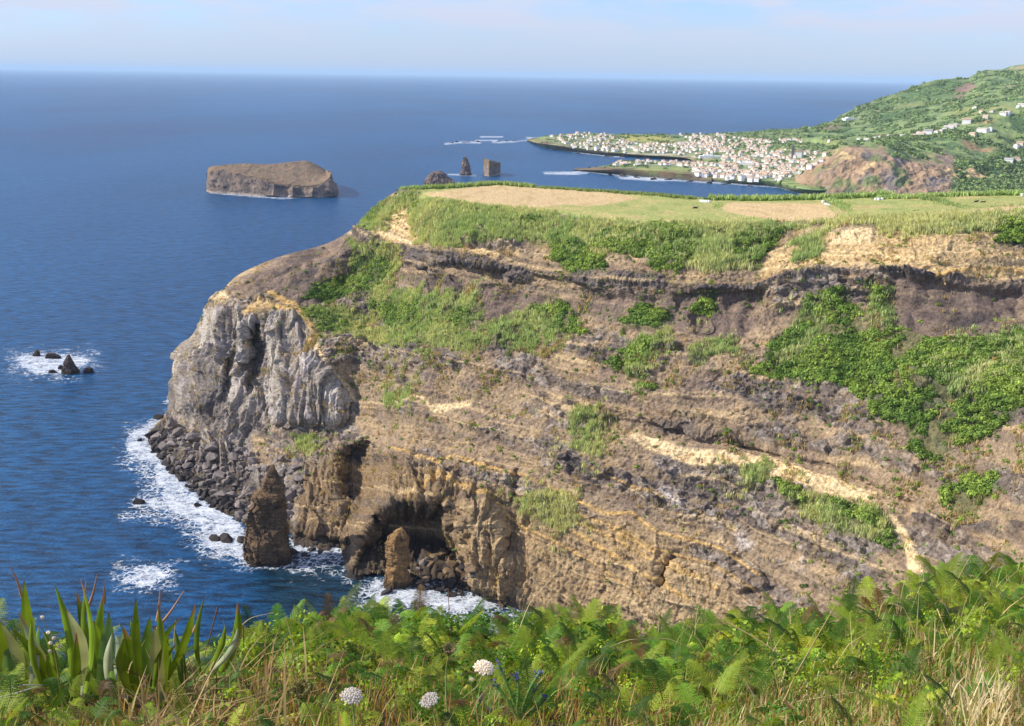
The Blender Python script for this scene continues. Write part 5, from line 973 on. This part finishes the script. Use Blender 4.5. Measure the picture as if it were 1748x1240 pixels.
def frond(seed, base, L=1.0, brown=0.15):
    r = np.random.default_rng(seed); V = []; F = []; C = []
    npn = 20; bend = r.uniform(.5, 1.1); twist = r.uniform(-.3, .3)
    def pt(t): return np.array([t*.95*math.cos(.35+bend*t*.6)+.05, twist*t*t*.3, t*math.sin(.9-bend*t*.75)*.85])
    def add(q, c):
        n = len(V); V.extend(q); F.append((n, n+1, n+2, n+3)); C.extend([c]*4)
    gc = np.array(base)
    for i in range(10):
        a, b = pt(i/10), pt((i+1)/10); w = np.array([0, .007, 0])*(1.2-i/10); add([a-w, a+w, b+w, b-w], gc*[1.3, 1.0, .7])
    for i in range(npn):
        t = .16+.84*i/npn; o = pt(t); tang = pt(min(t+.03, 1.05))-pt(t-.03); tang /= np.linalg.norm(tang)
        ln = .31*(1-t)**.85*(.8+.2*sm(.1, .3, t))+.015
        for sgn in (-1, 1):
            side = np.array([0, sgn, 0])*1.0+tang*.45+np.array([0, 0, r.uniform(-.15, .05)]); side /= np.linalg.norm(side)
            up = np.cross(side, tang)*sgn; droop = r.uniform(.1, .6)
            tipb = r.random() < brown; nn = max(3, int(11*ln/.4)+2)
            for j in range(nn):
                f = j/nn; q = o+side*ln*f-np.array([0, 0, droop*ln*f*f]); pl = min(.26*ln, .030)*(1-f)**.6+.006; pw = ln/nn*.5
                cc = gc*(.8+.4*r.random())
                if tipb and f > .6: cc = np.array(srgb(150, 120, 66))
                for s2 in (-1, 1):
                    d = tang*s2+side*.45; d /= np.linalg.norm(d); add([q-side*pw, q+d*pl*.55-side*pw*.6+up*.004, q+d*pl, q+d*pl*.5+side*pw], cc)
            e = o+side*ln; add([o-tang*.003, o+tang*.003, e-np.array([0, 0, droop*ln]), e-np.array([0, 0, droop*ln])-tang*.002], gc*1.1)
    return np.array(V)*L, np.array(F), np.array(C)
def fern_mesh(seed, base, nf=5, brown=.15):
    r = np.random.default_rng(seed); Vs = []; Fs = []; Cs = []; o = 0
    for k in range(nf):
        V, F, C = frond(seed*50+k, np.array(base)*r.uniform(.8, 1.25)*np.array([r.uniform(.85, 1.3), 1, 1]), brown=brown); a = 2*math.pi*k/nf+r.uniform(-.4, .4); s = r.uniform(.65, 1.05)
        tl = r.uniform(-.25, .35); ct, st_ = math.cos(tl), math.sin(tl); x = V[:, 0]*ct-V[:, 2]*st_; z = V[:, 0]*st_+V[:, 2]*ct; ro = r.uniform(-.5, .5); y = V[:, 1]*math.cos(ro)-z*0
        V = np.stack([x, y, z+V[:, 1]*math.sin(ro)], 1)*s; ca, sa = math.cos(a), math.sin(a)
        V = np.stack([V[:, 0]*ca-V[:, 1]*sa, V[:, 0]*sa+V[:, 1]*ca, V[:, 2]], 1); Vs.append(V); Fs.append(F+o); Cs.append(C); o += len(V)
    me = mesh_np('bracken_fern', np.concatenate(Vs), np.concatenate(Fs), np.concatenate(Cs)); me.materials.append(M_FERN); return me
GF, GF2, GY, GBR = srgb(158, 184, 58), srgb(90, 134, 40), srgb(176, 188, 70), srgb(160, 128, 84)
def plant_bank():
    var = [fern_mesh(i+1, c, brown=b) for i, (c, b) in enumerate([(GF, .1), (GF2, .15), (GF, .3), (GF2, .05), ((GF+GF2)/2, .2)])]; yel = fern_mesh(11, GY, brown=.3); br = [fern_mesh(12, GBR, brown=0), fern_mesh(13, srgb(136, 104, 66), brown=0)]
    def dens(px, s):
        d = 1.0
        if px > 1250 and s < .35: d *= .6
        if px > 950 and s < .25: d *= .5
        if 180 < px < 520 and s < .45: d *= .35
        if px < 420 and s > .5: d *= .25
        if 520 < px < 950 and s < .22: d *= .3
        return d
    n = 0; pts = []
    while n < 298:
        px = random.uniform(-40, 1800); s = random.uniform(.02, 1.03)
        if random.random() > dens(px, s): continue
        pts.append((px, s)); n += 1
    pts = pts[:292]+[(x, 1.0) for x in (470, 560, 590, 640, 700, 790, 880, 960)]
    for px, s in pts:
        P = bank(px, s); me = random.choice(var); k = random.random()
        if k < .03: me = yel
        elif k < (.05 if px < 1100 else .08) and s < .95: me = random.choice(br)
        if 1290 < px < 1440 and s < .25: me = random.choice(br)
        o = bpy.data.objects.new('bracken_fern', me); col.objects.link(o); o.location = P; z = (.75 if me in br else 1)*random.uniform(.7, 1.25)*(.15+.19*s)*(1.0 if px > 420 else .85); o.scale = (z,)*3
        o.rotation_euler = (random.uniform(-.25, .25), random.uniform(-.25, .25), random.uniform(0, 6.28))
        kind = 'yellowing' if me is yel else 'dead brown' if me in br else 'green'
        X_, Y_ = proj(P); X_ = float(X_); Y_ = float(Y_)
        LM = [(60, 'under the leftmost flax leaves'), (200, 'under the flax clump'), (340, 'right of the flax clump'), (450, 'where the arching straw starts'), (560, 'above the brown seeding head'), (660, 'below the slim tan stack'), (770, 'around the closed flower head'), (850, 'around the flat white flower'), (950, 'around the violet tipped plant'), (1060, 'left of the wild oats'), (1180, 'below the wild oats'), (1300, 'left of the thick straw'), (1430, 'around the thick straw'), (1560, 'below the cream rock strip'), (1660, 'left of the pale dry grass'), (9999, 'at the right edge')]
        xx = next(b for a, b in LM if X_ < a); ss = 'crest' if s > .85 else 'upper' if s > .6 else 'middle' if s > .35 else 'lowest'
        big_ = 'large' if z > .30 else 'small' if z < .2 else 'medium'
        tag(o, f'{big_} {kind} bracken fern in the {ss} row, {xx}', 'fern', f'{big_} {kind} ferns, {ss} row, {xx}')
    # lower growth between the ferns
    Vs, Fs, Cs, off = [], [], [], 0
    base = [frond(900+i, c, brown=.1) for i, c in enumerate([GF*.6, GF2*.6, GF2*.4, GF*.7, GBR*.55, GBR*.4, GF2*.5])]  # greens dimmed: shade in the gaps under the ferns, put into the colour
    for k in range(1000):
        px = random.uniform(-60, 1810); s = random.uniform(0, 1.04)
        if random.random() > .15+.85*dens(px, s): continue
        V, F, C = base[random.choices(range(7), [4, 4, 4, 4, 1.5, 1.5, 4])[0]]
        a = random.uniform(0, 6.28); t = random.uniform(-.3, .6); z = random.uniform(.8, 1.3)*(.11+.12*s); q = V.copy(); x = q[:, 0]*math.cos(t)-q[:, 2]*math.sin(t); zz = q[:, 0]*math.sin(t)+q[:, 2]*math.cos(t)
        q = np.stack([x*math.cos(a)-q[:, 1]*math.sin(a), x*math.sin(a)+q[:, 1]*math.cos(a), zz], 1)*z+bank(px, s)+[0, 0, random.uniform(-.02, .12)]
        Vs.append(q); Fs.append(F+off); Cs.append(C*random.uniform(.8, 1.2)); off += len(q)
    tag(obj('undergrowth', mesh_np('undergrowth', np.concatenate(Vs), np.concatenate(Fs), np.concatenate(Cs)), M_FERN), 'tangle of low fern leaves under the taller bracken', 'undergrowth', kind='stuff')
    # small leaved herbs woven through the ferns
    n = 100; px = rng.uniform(-40, 1800, n); s = rng.uniform(.05, 1.02, n); px = np.where((px < 430), px+430, px); pts = bank(px, s)
    V, F, C = blobs(pts, rng.uniform(.05, .13, n)*(.5+.6*s), np.where((rng.random(n) < .5)[:, None], GF*.8, GF2*.8)*rng.uniform(.6, 1.2, (n, 1)), nl=120, leaf=.10, squash=1.0)
    tag(obj('bank_herbs', mesh_np('bank_herbs', V, F, C), M_FERN), 'small leaved green herbs woven through the ferns', 'herbs', kind='stuff')
    # grass
    def blades(n, pf, hl, hh, cols_, name, lb, cat, w=.0022, cv=.5, lean=.3):
        px, s = pf(n); b = bank(px, s); h = rng.uniform(hl, hh, n); a = rng.uniform(0, 6.28, n); ld = np.stack([np.cos(a), np.sin(a), 0*a], -1)*(h*rng.uniform(.1, 1, n)*lean*2)[:, None]
        sd_ = np.stack([-np.sin(a+rng.normal(0, .8, n)), np.cos(a), 0*a], -1); sd_ /= np.linalg.norm(sd_, axis=1)[:, None]; W = w*rng.uniform(.7, 1.5, n)[:, None]; rings = []
        for t, wt in ((0, .8), (.35, 1), (.7, .8), (1, .1)):
            c = b+ld*(t**2)+np.stack([0*h, 0*h, h*(t-.18*t*t*rng.uniform(0, 2, n))], -1); rings += [c-sd_*W*wt, c+sd_*W*wt]
        V = np.stack(rings, 1); i = np.arange(n)[:, None]*8; F = np.concatenate([i+[k, k+1, k+3, k+2] for k in (0, 2, 4)]); ci = rng.integers(0, len(cols_), n); C = np.array(cols_)[ci]*rng.uniform(.7, 1.3, (n, 1))
        tag(obj(name, mesh_np(name, V.reshape(-1, 3), F, np.repeat(C, 8, 0)), M_GRASS), lb, cat, kind='stuff')
    def f_low(n):
        px = rng.uniform(-40, 1800, n*3); s = rng.uniform(0, 1, n*3)**1.3; p = np.where(px > 1150, np.clip(1.15-s*1.1, .1, 1), np.clip(.55-s*.7, .05, 1)); k = np.where(rng.random(n*3) < p)[0][:n]; k = np.resize(k, n); return px[k], s[k]
    S1_, S2_, S3_ = srgb(186, 164, 112), srgb(160, 132, 84), srgb(206, 190, 150)
    blades(9000, f_low, .04, .10, [S1_, S2_, srgb(120, 146, 60), srgb(140, 150, 72), S2_], 'meadow_grass', 'short green and straw coloured grass on the foreground bank', 'grass')
    def f_r(n): return rng.uniform(1180, 1800, n), rng.uniform(0, .5, n)**1.0
    blades(6500, f_r, .04, .11, [S1_, S3_, srgb(128, 150, 64), srgb(120, 150, 60), srgb(140, 160, 72), S2_], 'dry_grass', 'dense dry grass in the lower right corner', 'grass', lean=.35)
    def f_t(n): return rng.uniform(200, 540, n), rng.uniform(0, .5, n)
    blades(520, f_t, .07, .22, [S1_, S2_, srgb(140, 108, 72)], 'dry_stems', 'tangle of dry brown stems below the flax plant', 'dry stems', w=.0022, lean=.75)
    def f_c(n): return rng.uniform(1100, 1800, n), rng.uniform(.3, 1.0, n)
    blades(420, f_c, .10, .30, [S1_, S3_, srgb(150, 160, 80)], 'tall_grass', 'thin tall grass stalks rising among the right hand ferns', 'grass', w=.0016, lean=.3)
    def f_m(n): return rng.uniform(480, 1150, n), rng.uniform(0, .5, n)
    blades(1600, f_m, .05, .17, [S1_, S2_, srgb(126, 150, 66), srgb(150, 110, 70)], 'bank_grass', 'thin stems and grass among the white flower heads', 'grass', w=.0015, lean=.35)
    def f_w(n): return rng.normal(1670, 28, n), rng.uniform(0, .16, n)
    blades(150, f_w, .10, .20, [S3_, S3_*1.1], 'pale_grass', 'clump of pale feathery dry grass at the lower right', 'grass', w=.002, lean=.25)
def tube(pts, r0, r1, n=6):
    pts = np.asarray(pts, float); m = len(pts); V = []; F = []
    for i, p in enumerate(pts):
        t = pts[min(i+1, m-1)]-pts[max(i-1, 0)]; t /= np.linalg.norm(t); a = np.cross(t, [0, 1, .01]); a /= np.linalg.norm(a); b = np.cross(t, a); r = r0+(r1-r0)*i/(m-1)
        for k in range(n): q = 2*math.pi*k/n; V.append(p+(a*math.cos(q)+b*math.sin(q))*r)
    for i in range(m-1):
        for k in range(n): F.append((i*n+k, i*n+(k+1) % n, (i+1)*n+(k+1) % n, (i+1)*n+k))
    return np.array(V), np.array(F)
def curve3(pp, n=16):
    pp = np.array(pp, float); s = np.linspace(0, 1, len(pp)); q = np.linspace(0, 1, n); return np.stack([pchip(s, pp[:, k], q) if len(pp) > 2 else np.interp(q, s, pp[:, k]) for k in range(pp.shape[1])], 1)
def px_curve(pp, n=16): c = curve3(pp, n); return atD(c[:, 0], c[:, 1], c[:, 2])
def colored(name, V, F, c, mat, parent=None, base=None, jit=.12):
    V = np.asarray(V); b = np.zeros(3) if base is None else np.asarray(base); C = np.array(c)*np.ones((len(V), 1)) if np.ndim(c) == 1 else np.asarray(c)
    return obj(name, mesh_np(name, V-b, F, C*rng.uniform(1-jit, 1+jit, (len(V), 1)), smooth=True), mat, parent)
def flowers():
    fm = leaf_mat('flower_petal', .25, .1, .8)
    def umbel(cx, cy, D, rx, tilt, lb, stem, closed=False, cc=(250, 246, 248)):
        c = atD(cx, cy, D); base = px_curve([stem[-1]], 1)[0] if False else atD(*stem[-1]); t = empty('wild_carrot', base); tag(t, lb, 'flower')
        P = px_curve([(cx, cy+2, D)]+list(stem), 20); V, F = tube(P, .0016, .0024); colored('stem', V, F, srgb(140, 160, 84), M_STRAW, t, base)
        R_ = rx/FPX*D*1.08; ax = np.array([math.sin(tilt), -.25, math.cos(tilt)]); ax /= np.linalg.norm(ax); e1 = np.cross(ax, [0, 1, 0]); e1 /= np.linalg.norm(e1); e2 = np.cross(ax, e1)
        Vs, Fs, Cs = [], [], []; o = 0
        for k in range(58):
            ph = k*2.39996; rr = math.sqrt((k+.5)/58); h = (.32*(1-rr*rr) if not closed else .9*rr**2-.2)*R_
            q = c+(e1*math.cos(ph)+e2*math.sin(ph))*R_*rr*(1 if not closed else .75)+ax*(h+(R_*.5 if closed else 0))
            for m_ in range(16):
                d = rng.normal(size=3); d /= np.linalg.norm(d); f = q+d*R_*.115+ax*R_*.03; s = R_*.085; t1 = np.cross(d, ax+.1); t1 /= np.linalg.norm(t1); t2 = np.cross(d, t1)
                Vs += [f-t1*s, f-t2*s, f+t1*s, f+t2*s]; Fs.append((o, o+1, o+2, o+3)); o += 4
                w_ = srgb(*cc)*rng.uniform(.8, 1.0); Cs += [w_]*4
            if k % 2 == 0:
                s0 = c-ax*R_*.35; v, f = tube([s0, (s0+q)/2+ax*R_*(-.12 if not closed else -.05), q], .0006, .0004, 4); n0 = len(Vs); Vs += list(v); Cs += [srgb(150, 170, 90)]*len(v); Fs += [tuple(x+n0 for x in y) for y in f.tolist()]; o = len(Vs)
        colored('flower_head', np.array(Vs), np.array(Fs), np.array(Cs), fm, t, base, .05)
    umbel(600, 1189, 2.15, 19, .1, 'round white flower head, leftmost of the open ones at the bottom', [(604, 1220, 2.15), (610, 1300, 2.1)])
    umbel(826, 1141, 2.8, 18, .15, 'flat white flower head, rightmost, beside the closed green head', [(818, 1168, 2.8), (780, 1205, 2.75), (755, 1280, 2.6)])
    umbel(733, 1196, 2.2, 17, -.35, 'small white flower head tipped to the left at the bottom centre', [(742, 1225, 2.2), (750, 1300, 2.15)])
    umbel(766, 1118, 2.6, 15, .1, 'tall closed flower head with brown top and green cup', [(762, 1140, 2.6), (761, 1180, 2.58), (768, 1300, 2.4)], closed=True, cc=(176, 160, 122))
    umbel(520, 1194, 2.4, 24, -.2, 'brown and green seeding flower head at the bottom left of centre', [(530, 1220, 2.4), (560, 1300, 2.3)], closed=True, cc=(150, 146, 96))
    umbel(805, 1160, 3.0, 4, 0, 'tiny white flower bud left of the flat white head', [(806, 1180, 2.98), (810, 1230, 2.9)])
    # blue spiked plants
    sp = [[((885, 1222), (870, 1180), (850, 1132)), ((890, 1215), (905, 1175), (922, 1148)), ((880, 1225), (862, 1190), (842, 1165)), ((888, 1228), (905, 1195), (915, 1170)), ((892, 1228), (920, 1205), (930, 1189)), ((882, 1212), (885, 1180), (882, 1152))],
          [((800, 1250), (812, 1215), (820, 1192)), ((805, 1250), (828, 1225), (836, 1212)), ((842, 1250), (860, 1225), (855, 1212)), ((806, 1260), (812, 1245), (818, 1233))]]
    for si, (spk, lb) in enumerate(zip(sp, ['hairy green plant with violet tips right of the white flowers', 'small hairy plant with violet tips at the bottom between white flowers'])):
        base = atD(spk[0][0][0], spk[0][0][1]+20, 2.55); t = empty('viper_bugloss', base); tag(t, lb, 'flower')
        for pp in spk:
            P = px_curve([(x, y, 2.6+.02*k) for k, (x, y) in enumerate(pp)], 14); V, F = tube(P, .003, .005, 6); Vs = list(V); Fs = F.tolist(); 
            for k in range(90):
                q = P[rng.integers(0, 13)]; d = rng.normal(size=3); d /= np.linalg.norm(d); s = np.cross(d, [0, 0, 1])*.0012; n0 = len(Vs); Vs += [q-s, q+s, q+d*.017+[0, 0, .008], q+d*.016+[0, 0, .006]]; Fs.append((n0, n0+1, n0+2, n0+3))
            colored('spike', np.array(Vs), np.array(Fs), srgb(122, 158, 84), M_FERN, t, base)
            Vs, Fs = [], []
            for k in range(34):
                q = P[-1-(k % 3)]+rng.normal(size=3)*.0045; d = rng.normal(size=3); d /= np.linalg.norm(d); a = np.cross(d, [.3, .2, 1]); a /= np.linalg.norm(a); b = np.cross(d, a); s = .0032; n0 = len(Vs); Vs += [q-a*s, q-b*s, q+a*s, q+b*s]; Fs.append((n0, n0+1, n0+2, n0+3))
            colored('blossom', np.array(Vs), np.array(Fs), srgb(98, 92, 170), fm, t, base, .3)
    # long single straws
    for pp, r, lb in [([(1318,1260,2.9),(1350,1170,3.0),(1385,1105,3.05),(1426,1034,3.1)], .0034, 'thick pale straw leaning right, crossing the right hand ferns'), ([(1240,1216,2.9),(1335,1202,2.9),(1440,1185,2.95),(1500,1178,3),(1545,1192,3)], .0022, 'bent pale straw lying almost level near the bottom right'),
        ([(856,1130,4),(880,1090,4.1),(905,1030,4.2),(940,990,4.2),(978,950,4.2)], .0022, 'long thin grass stalk rising in front of the sunlit tan rock'), ([(1240,1062,3.8),(1290,1090,3.8),(1345,1125,3.8),(1365,1132,3.8)], .003, 'woody pale twig slanting down to the right'), ([(1630,1000,5.5),(1645,970,5.5),(1662,942,5.5)], .0025, 'yellow straw at the crest right of the ferns'),
        ([(1312,1075,3.9),(1322,1130,3.8),(1327,1200,3.7)], .0022, 'upright brown straw left of the thick pale straw'), ([(1600,1040,4),(1620,1090,3.9),(1648,1150,3.8)], .0026, 'straw slanting right above the dry grass corner'), ([(1700,1020,5),(1725,985,5),(1752,965,5)], .0022, 'yellow straw at the right edge crest'),
        ([(1497,975,5.2),(1500,962,5.2),(1506,949,5.2)], .002, 'short upright white twig on the right crest'), ([(185,1130,3.2),(230,1150,3.2),(280,1170,3.2),(330,1182,3.2)], .002, 'bent brown stalk under the flax leaves'), ([(300,1060,3.6),(297,1100,3.6),(310,1130,3.6),(328,1160,3.6)], .0022, 'curved dry stalk right of the flax'),
        ([(372,1036,3.8),(360,1080,3.8),(348,1125,3.8)], .003, 'dark knobbly stalk among the right flax leaves'), ([(415,1067,3.8),(416,1100,3.8),(408,1140,3.8),(412,1200,3.6)], .0022, 'upright reddish stalk right of the flax'), ([(330,1165,3.4),(400,1150,3.4),(440,1120,3.4),(475,1088,3.5)], .0025, 'long dry stem rising to the right below the crest'),
        ([(412,1068,4),(430,1055,4),(468,1046,4)], .002, 'thin arching straw above the blue sea, left crest'), ([(1040,1105,4),(1080,1092,4),(1130,1090,4.1),(1180,1105,4.1)], .002, 'arching straw left of the pale grass tangle'), ([(765,1005,4.6),(767,1050,4.5),(772,1110,4.4)], .0022, 'dark upright stalk in front of the cove surf')]:
        b = atD(*pp[0]); V, F = tube(px_curve(pp, 24), r, r*.4, 5); o = colored('grass_stalk', V, F, srgb(*(random.choice([(206, 186, 142), (196, 172, 120)]) if 'dark' not in lb and 'brown' not in lb and 'reddish' not in lb else (126, 92, 64))), M_STRAW, None, b); o.location = b; tag(o, lb, 'grass stalk')
    # oats
    for i, (x, y, yb, lb) in enumerate([(1172, 968, 1075, 'taller wild oat with drooping pale husks on the middle crest'), (1130, 1005, 1080, 'shorter wild oat with drooping husks left of the taller one'), (1192, 1020, 1085, 'wild oat with husks just right of the taller one')]):
        b = atD(x-6, yb, 4.4); t = empty('wild_oat', b); tag(t, lb, 'grass stalk'); P = px_curve([(x-6, yb, 4.4), (x-3, (y+yb)/2, 4.4), (x+4, y, 4.4)], 16); V, F = tube(P, .0014, .0008, 5); colored('stem', V, F, srgb(214, 196, 150), M_STRAW, t, b)
        Vs, Fs = [], []
        for k in range(26):
            q = P[6+(k*10)//26]+np.array([rng.uniform(-.03, .03), rng.uniform(-.02, .02), rng.uniform(-.02, .01)]); n0 = len(Vs); l_ = .02; w_ = .0028; Vs += [q, q+[w_, 0, -l_*.5], q+[rng.uniform(-.006, .006), 0, -l_], q+[-w_, 0, -l_*.5]]; Fs.append((n0, n0+1, n0+2, n0+3))
        colored('husks', np.array(Vs), np.array(Fs), srgb(226, 212, 176), M_STRAW, t, b)
    # whitish blossoms on the stem at the far left
    b = atD(112, 1260, 2.7); t = empty('flowering_stem', b); tag(t, 'thin stem with small white withered blossoms in front of the flax', 'flower'); P = px_curve([(114, 1260, 2.7), (104, 1190, 2.75), (92, 1110, 2.8), (72, 1050, 2.8)], 20); V, F = tube(P, .0015, .001, 5); colored('stem', V, F, srgb(170, 150, 90), M_STRAW, t, b)
    for x, y in ((72, 1054), (82, 1080), (86, 1098), (85, 1112), (102, 1103), (92, 1090)):
        q = atD(x, y, 2.78); Vs, Fs = [], []
        for k in range(14):
            d = rng.normal(size=3); d /= np.linalg.norm(d); a = np.cross(d, [.1, .2, 1]); a /= np.linalg.norm(a); e = np.cross(d, a); s = .0035; c = q+d*.004; n0 = len(Vs); Vs += [c-a*s, c-e*s, c+a*s, c+e*s]; Fs.append((n0, n0+1, n0+2, n0+3))
        colored('blossom', np.array(Vs), np.array(Fs), srgb(226, 218, 208), fm, t, b)
    for x0, y0, x1, y1 in ((0, 1190, 64, 1172), (0, 1198, 30, 1190), (10, 1178, 78, 1170)):
        b = atD(x0, y0, 2.6); V, F = tube(px_curve([(x0-10, y0+4, 2.6), ((x0+x1)/2, y0-8, 2.6), (x1, y1, 2.6)], 10), .003, .0008, 5); o = colored('grass_stalk', V, F, srgb(220, 212, 200), M_STRAW, None, b); o.location = b; tag(o, f'whitish blurred grass ear at the left edge, tip {["topmost right", "lowest", "middle"][int(x1 > 70)+(2 if x1 < 40 else 0)-(1 if x1 < 40 else 0)]}', 'grass stalk', 'pale grass ears at the left edge')
def flax():
    L_ = [((41,991),(69,1163),13,0,0),((93,998),(124,1153),11,0,0),((137,988),(144,1162),9,0,1),((147,991),(150,1140),8,0,1),((178,1009),(172,1150),10,0,1),((186,1046),(172,1165),17,1,0),((204,1063),(205,1150),7,0,0),((232,1021),(240,1162),10,0,0),((223,1058),(230,1140),11,0,0),
      ((256,1053),(264,1150),15,1,0),((270,1030),(262,1150),9,0,1),((333,1031),(284,1140),9,0,1),((349,1020),(342,1130),6,0,0),((405,1027),(368,1140),12,0,1),((385,1066),(352,1130),9,0,0),((406,1070),(352,1132),9,2,0),((113,1040),(136,1150),13,2,0),((131,1009),(165,1120),8,1,1),((20,1074),(69,1150),16,0,0),((31,1046),(52,1160),10,2,1),
      ((0,1062),(22,1180),20,2,0),((54,1085),(100,1185),13,2,0),((134,1105),(169,1165),13,1,0),((250,1085),(262,1160),12,0,0),((310,1052),(262,1110),7,0,1),((290,1085),(262,1130),8,0,0),((12,1100),(40,1190),14,1,0),((80,1120),(110,1190),12,0,0),((212,1090),(222,1165),13,0,0),((160,1060),(156,1160),12,0,0),((300,1100),(270,1160),10,0,0),((-10,1040),(10,1180),14,0,0),((190,1120),(200,1190),12,1,0)]
    for k in range(16):
        x = random.uniform(0, 370); L_.append(((x+random.uniform(-25, 25), random.uniform(1050, 1110)), (x, random.uniform(1150, 1190)), random.uniform(9, 15), random.choice([0, 0, 1, 2]), random.choice([0, 0, 1])))
    b0 = atD(170, 1170, 3.6); t = empty('flax_plant', b0); tag(t, 'large clump of sword shaped green flax leaves at the lower left', 'plant')
    GC = [srgb(128, 156, 44), srgb(104, 136, 60), srgb(176, 184, 150)]
    for k, (tp, bs, w_, ci, br) in enumerate(L_):
        n = 16; D = 3.3+random.uniform(-.35, .35); dD = random.uniform(-.25, .15); bx, by = bs[0], bs[1]+22
        bow = random.uniform(-16, 16); q = np.linspace(0, 1, n); X = bx+(tp[0]-bx)*q+bow*np.sin(q*math.pi); Y = by+(tp[1]-by)*q; P = atD(X, Y, D+dD*q)
        W = w_/FPX*D*.8*np.clip(np.minimum(.62+q*1.1, 1.0)*np.clip((1-q)*2.6, 0.03, 1)**.8, .03, 1); ang = random.uniform(-.6, .6); side = np.array([math.cos(ang), math.sin(ang), 0]); fold = np.array([-math.sin(ang), math.cos(ang), 0])*.4
        V = np.stack([P-side*W[:, None]+fold*W[:, None]*.8, P-side*W[:, None]*.5+fold*W[:, None]*.3, P, P+side*W[:, None]*.5+fold*W[:, None]*.3, P+side*W[:, None]+fold*W[:, None]*.8], 1)
        st = np.array([1.0, .88, 1.12, .9, .97])[None, :, None]; C = GC[ci][None, None]*st*(1+.12*np.sin(q*20+k))[:, None, None]*np.ones((n, 5, 1))*random.uniform(.8, 1.15)
        tip = sm(.93, .98, q)[:, None, None]; C = C*(1-tip)+srgb(120, 76, 48)*tip
        if br: e = sm(.82, .9, q)[:, None, None]; C = C*(1-e)+srgb(168, 126, 92)*e
        colored('leaf', V.reshape(-1, 3), gridF(n, 5), C.reshape(-1, 3), M_FLAX, t, b0, .04)
    for tp, bs in (((17,966),(38,1020)),((166,980),(150,1040)),((273,1002),(268,1060)),((314,1009),(268,1075)),((176,995),(178,1030)),((348,1025),(330,1080))):
        P = px_curve([(*bs, 3.6), ((tp[0]+bs[0])/2+2, (tp[1]+bs[1])/2, 3.6), (*tp, 3.6)], 12); V, F = tube(P, .006, .0012, 5); colored('dry_leaf', V, F, srgb(170, 128, 98), M_STRAW, t, b0)
    # heath behind it
    n = 900; px = rng.uniform(-60, 92, n); top = np.interp(px, [-60, 0, 25, 60, 92], [990, 1008, 998, 1012, 1050]); py = top+rng.random(n)*110; pts = atD(px, py+12, 4.6+rng.normal(0, .15, n)); b = atD(20, 1130, 4.6)
    V, F, C = reeds(pts-b, rng.uniform(.04, .09, n), cjit(srgb(142, 178, 42), n, .25), nb=14, spread=.03, w=.006)
    o = obj('heath_shrub', mesh_np('heath_shrub', V, F, C), M_FERN, loc=b); tag(o, 'bright yellow green feathery shrub behind the flax at the left edge', 'shrub')
# ------------------------------------------------------------------ haze
def build_haze():
    x0, x1, y0, y1, z0, z1 = -70000, 70000, -400, 101500, -12, HAZE_TOP
    V = [(x0,y0,z0),(x1,y0,z0),(x1,y1,z0),(x0,y1,z0),(x0,y0,z1),(x1,y0,z1),(x1,y1,z1),(x0,y1,z1)]
    F = [(0,3,2,1),(4,5,6,7),(0,1,5,4),(1,2,6,5),(2,3,7,6),(3,0,4,7)]
    me = mesh_np('haze', V, F); m, t = mat_new('haze_air'); o = N('ShaderNodeOutputMaterial', t); v = N('ShaderNodeVolumePrincipled', t)
    v.inputs['Color'].default_value = (.60, .81, 1.0, 1); v.inputs['Density'].default_value = HAZE_D; v.inputs['Anisotropy'].default_value = 0.0
    t.links.new(v.outputs[0], o.inputs['Volume']); h = obj('haze', me, m); tag(h, kind='stuff')
HAZE_TOP, HAZE_D = 262, 3.3e-5
# ================================================================== build
build_sea()
_o, CP, CPX, CPY, CFLD, K_cl = main_cliff()
CB = bvh_of([CP[::2, ::2]])
boulders(CB)
LANDS = far_land()
town(bvh_of([l[1] for l in LANDS]))
far_trees(LANDS)
headland_plants(CP, CPX, CPY, CFLD)
build_bank(); plant_bank(); flax(); flowers()
build_haze()
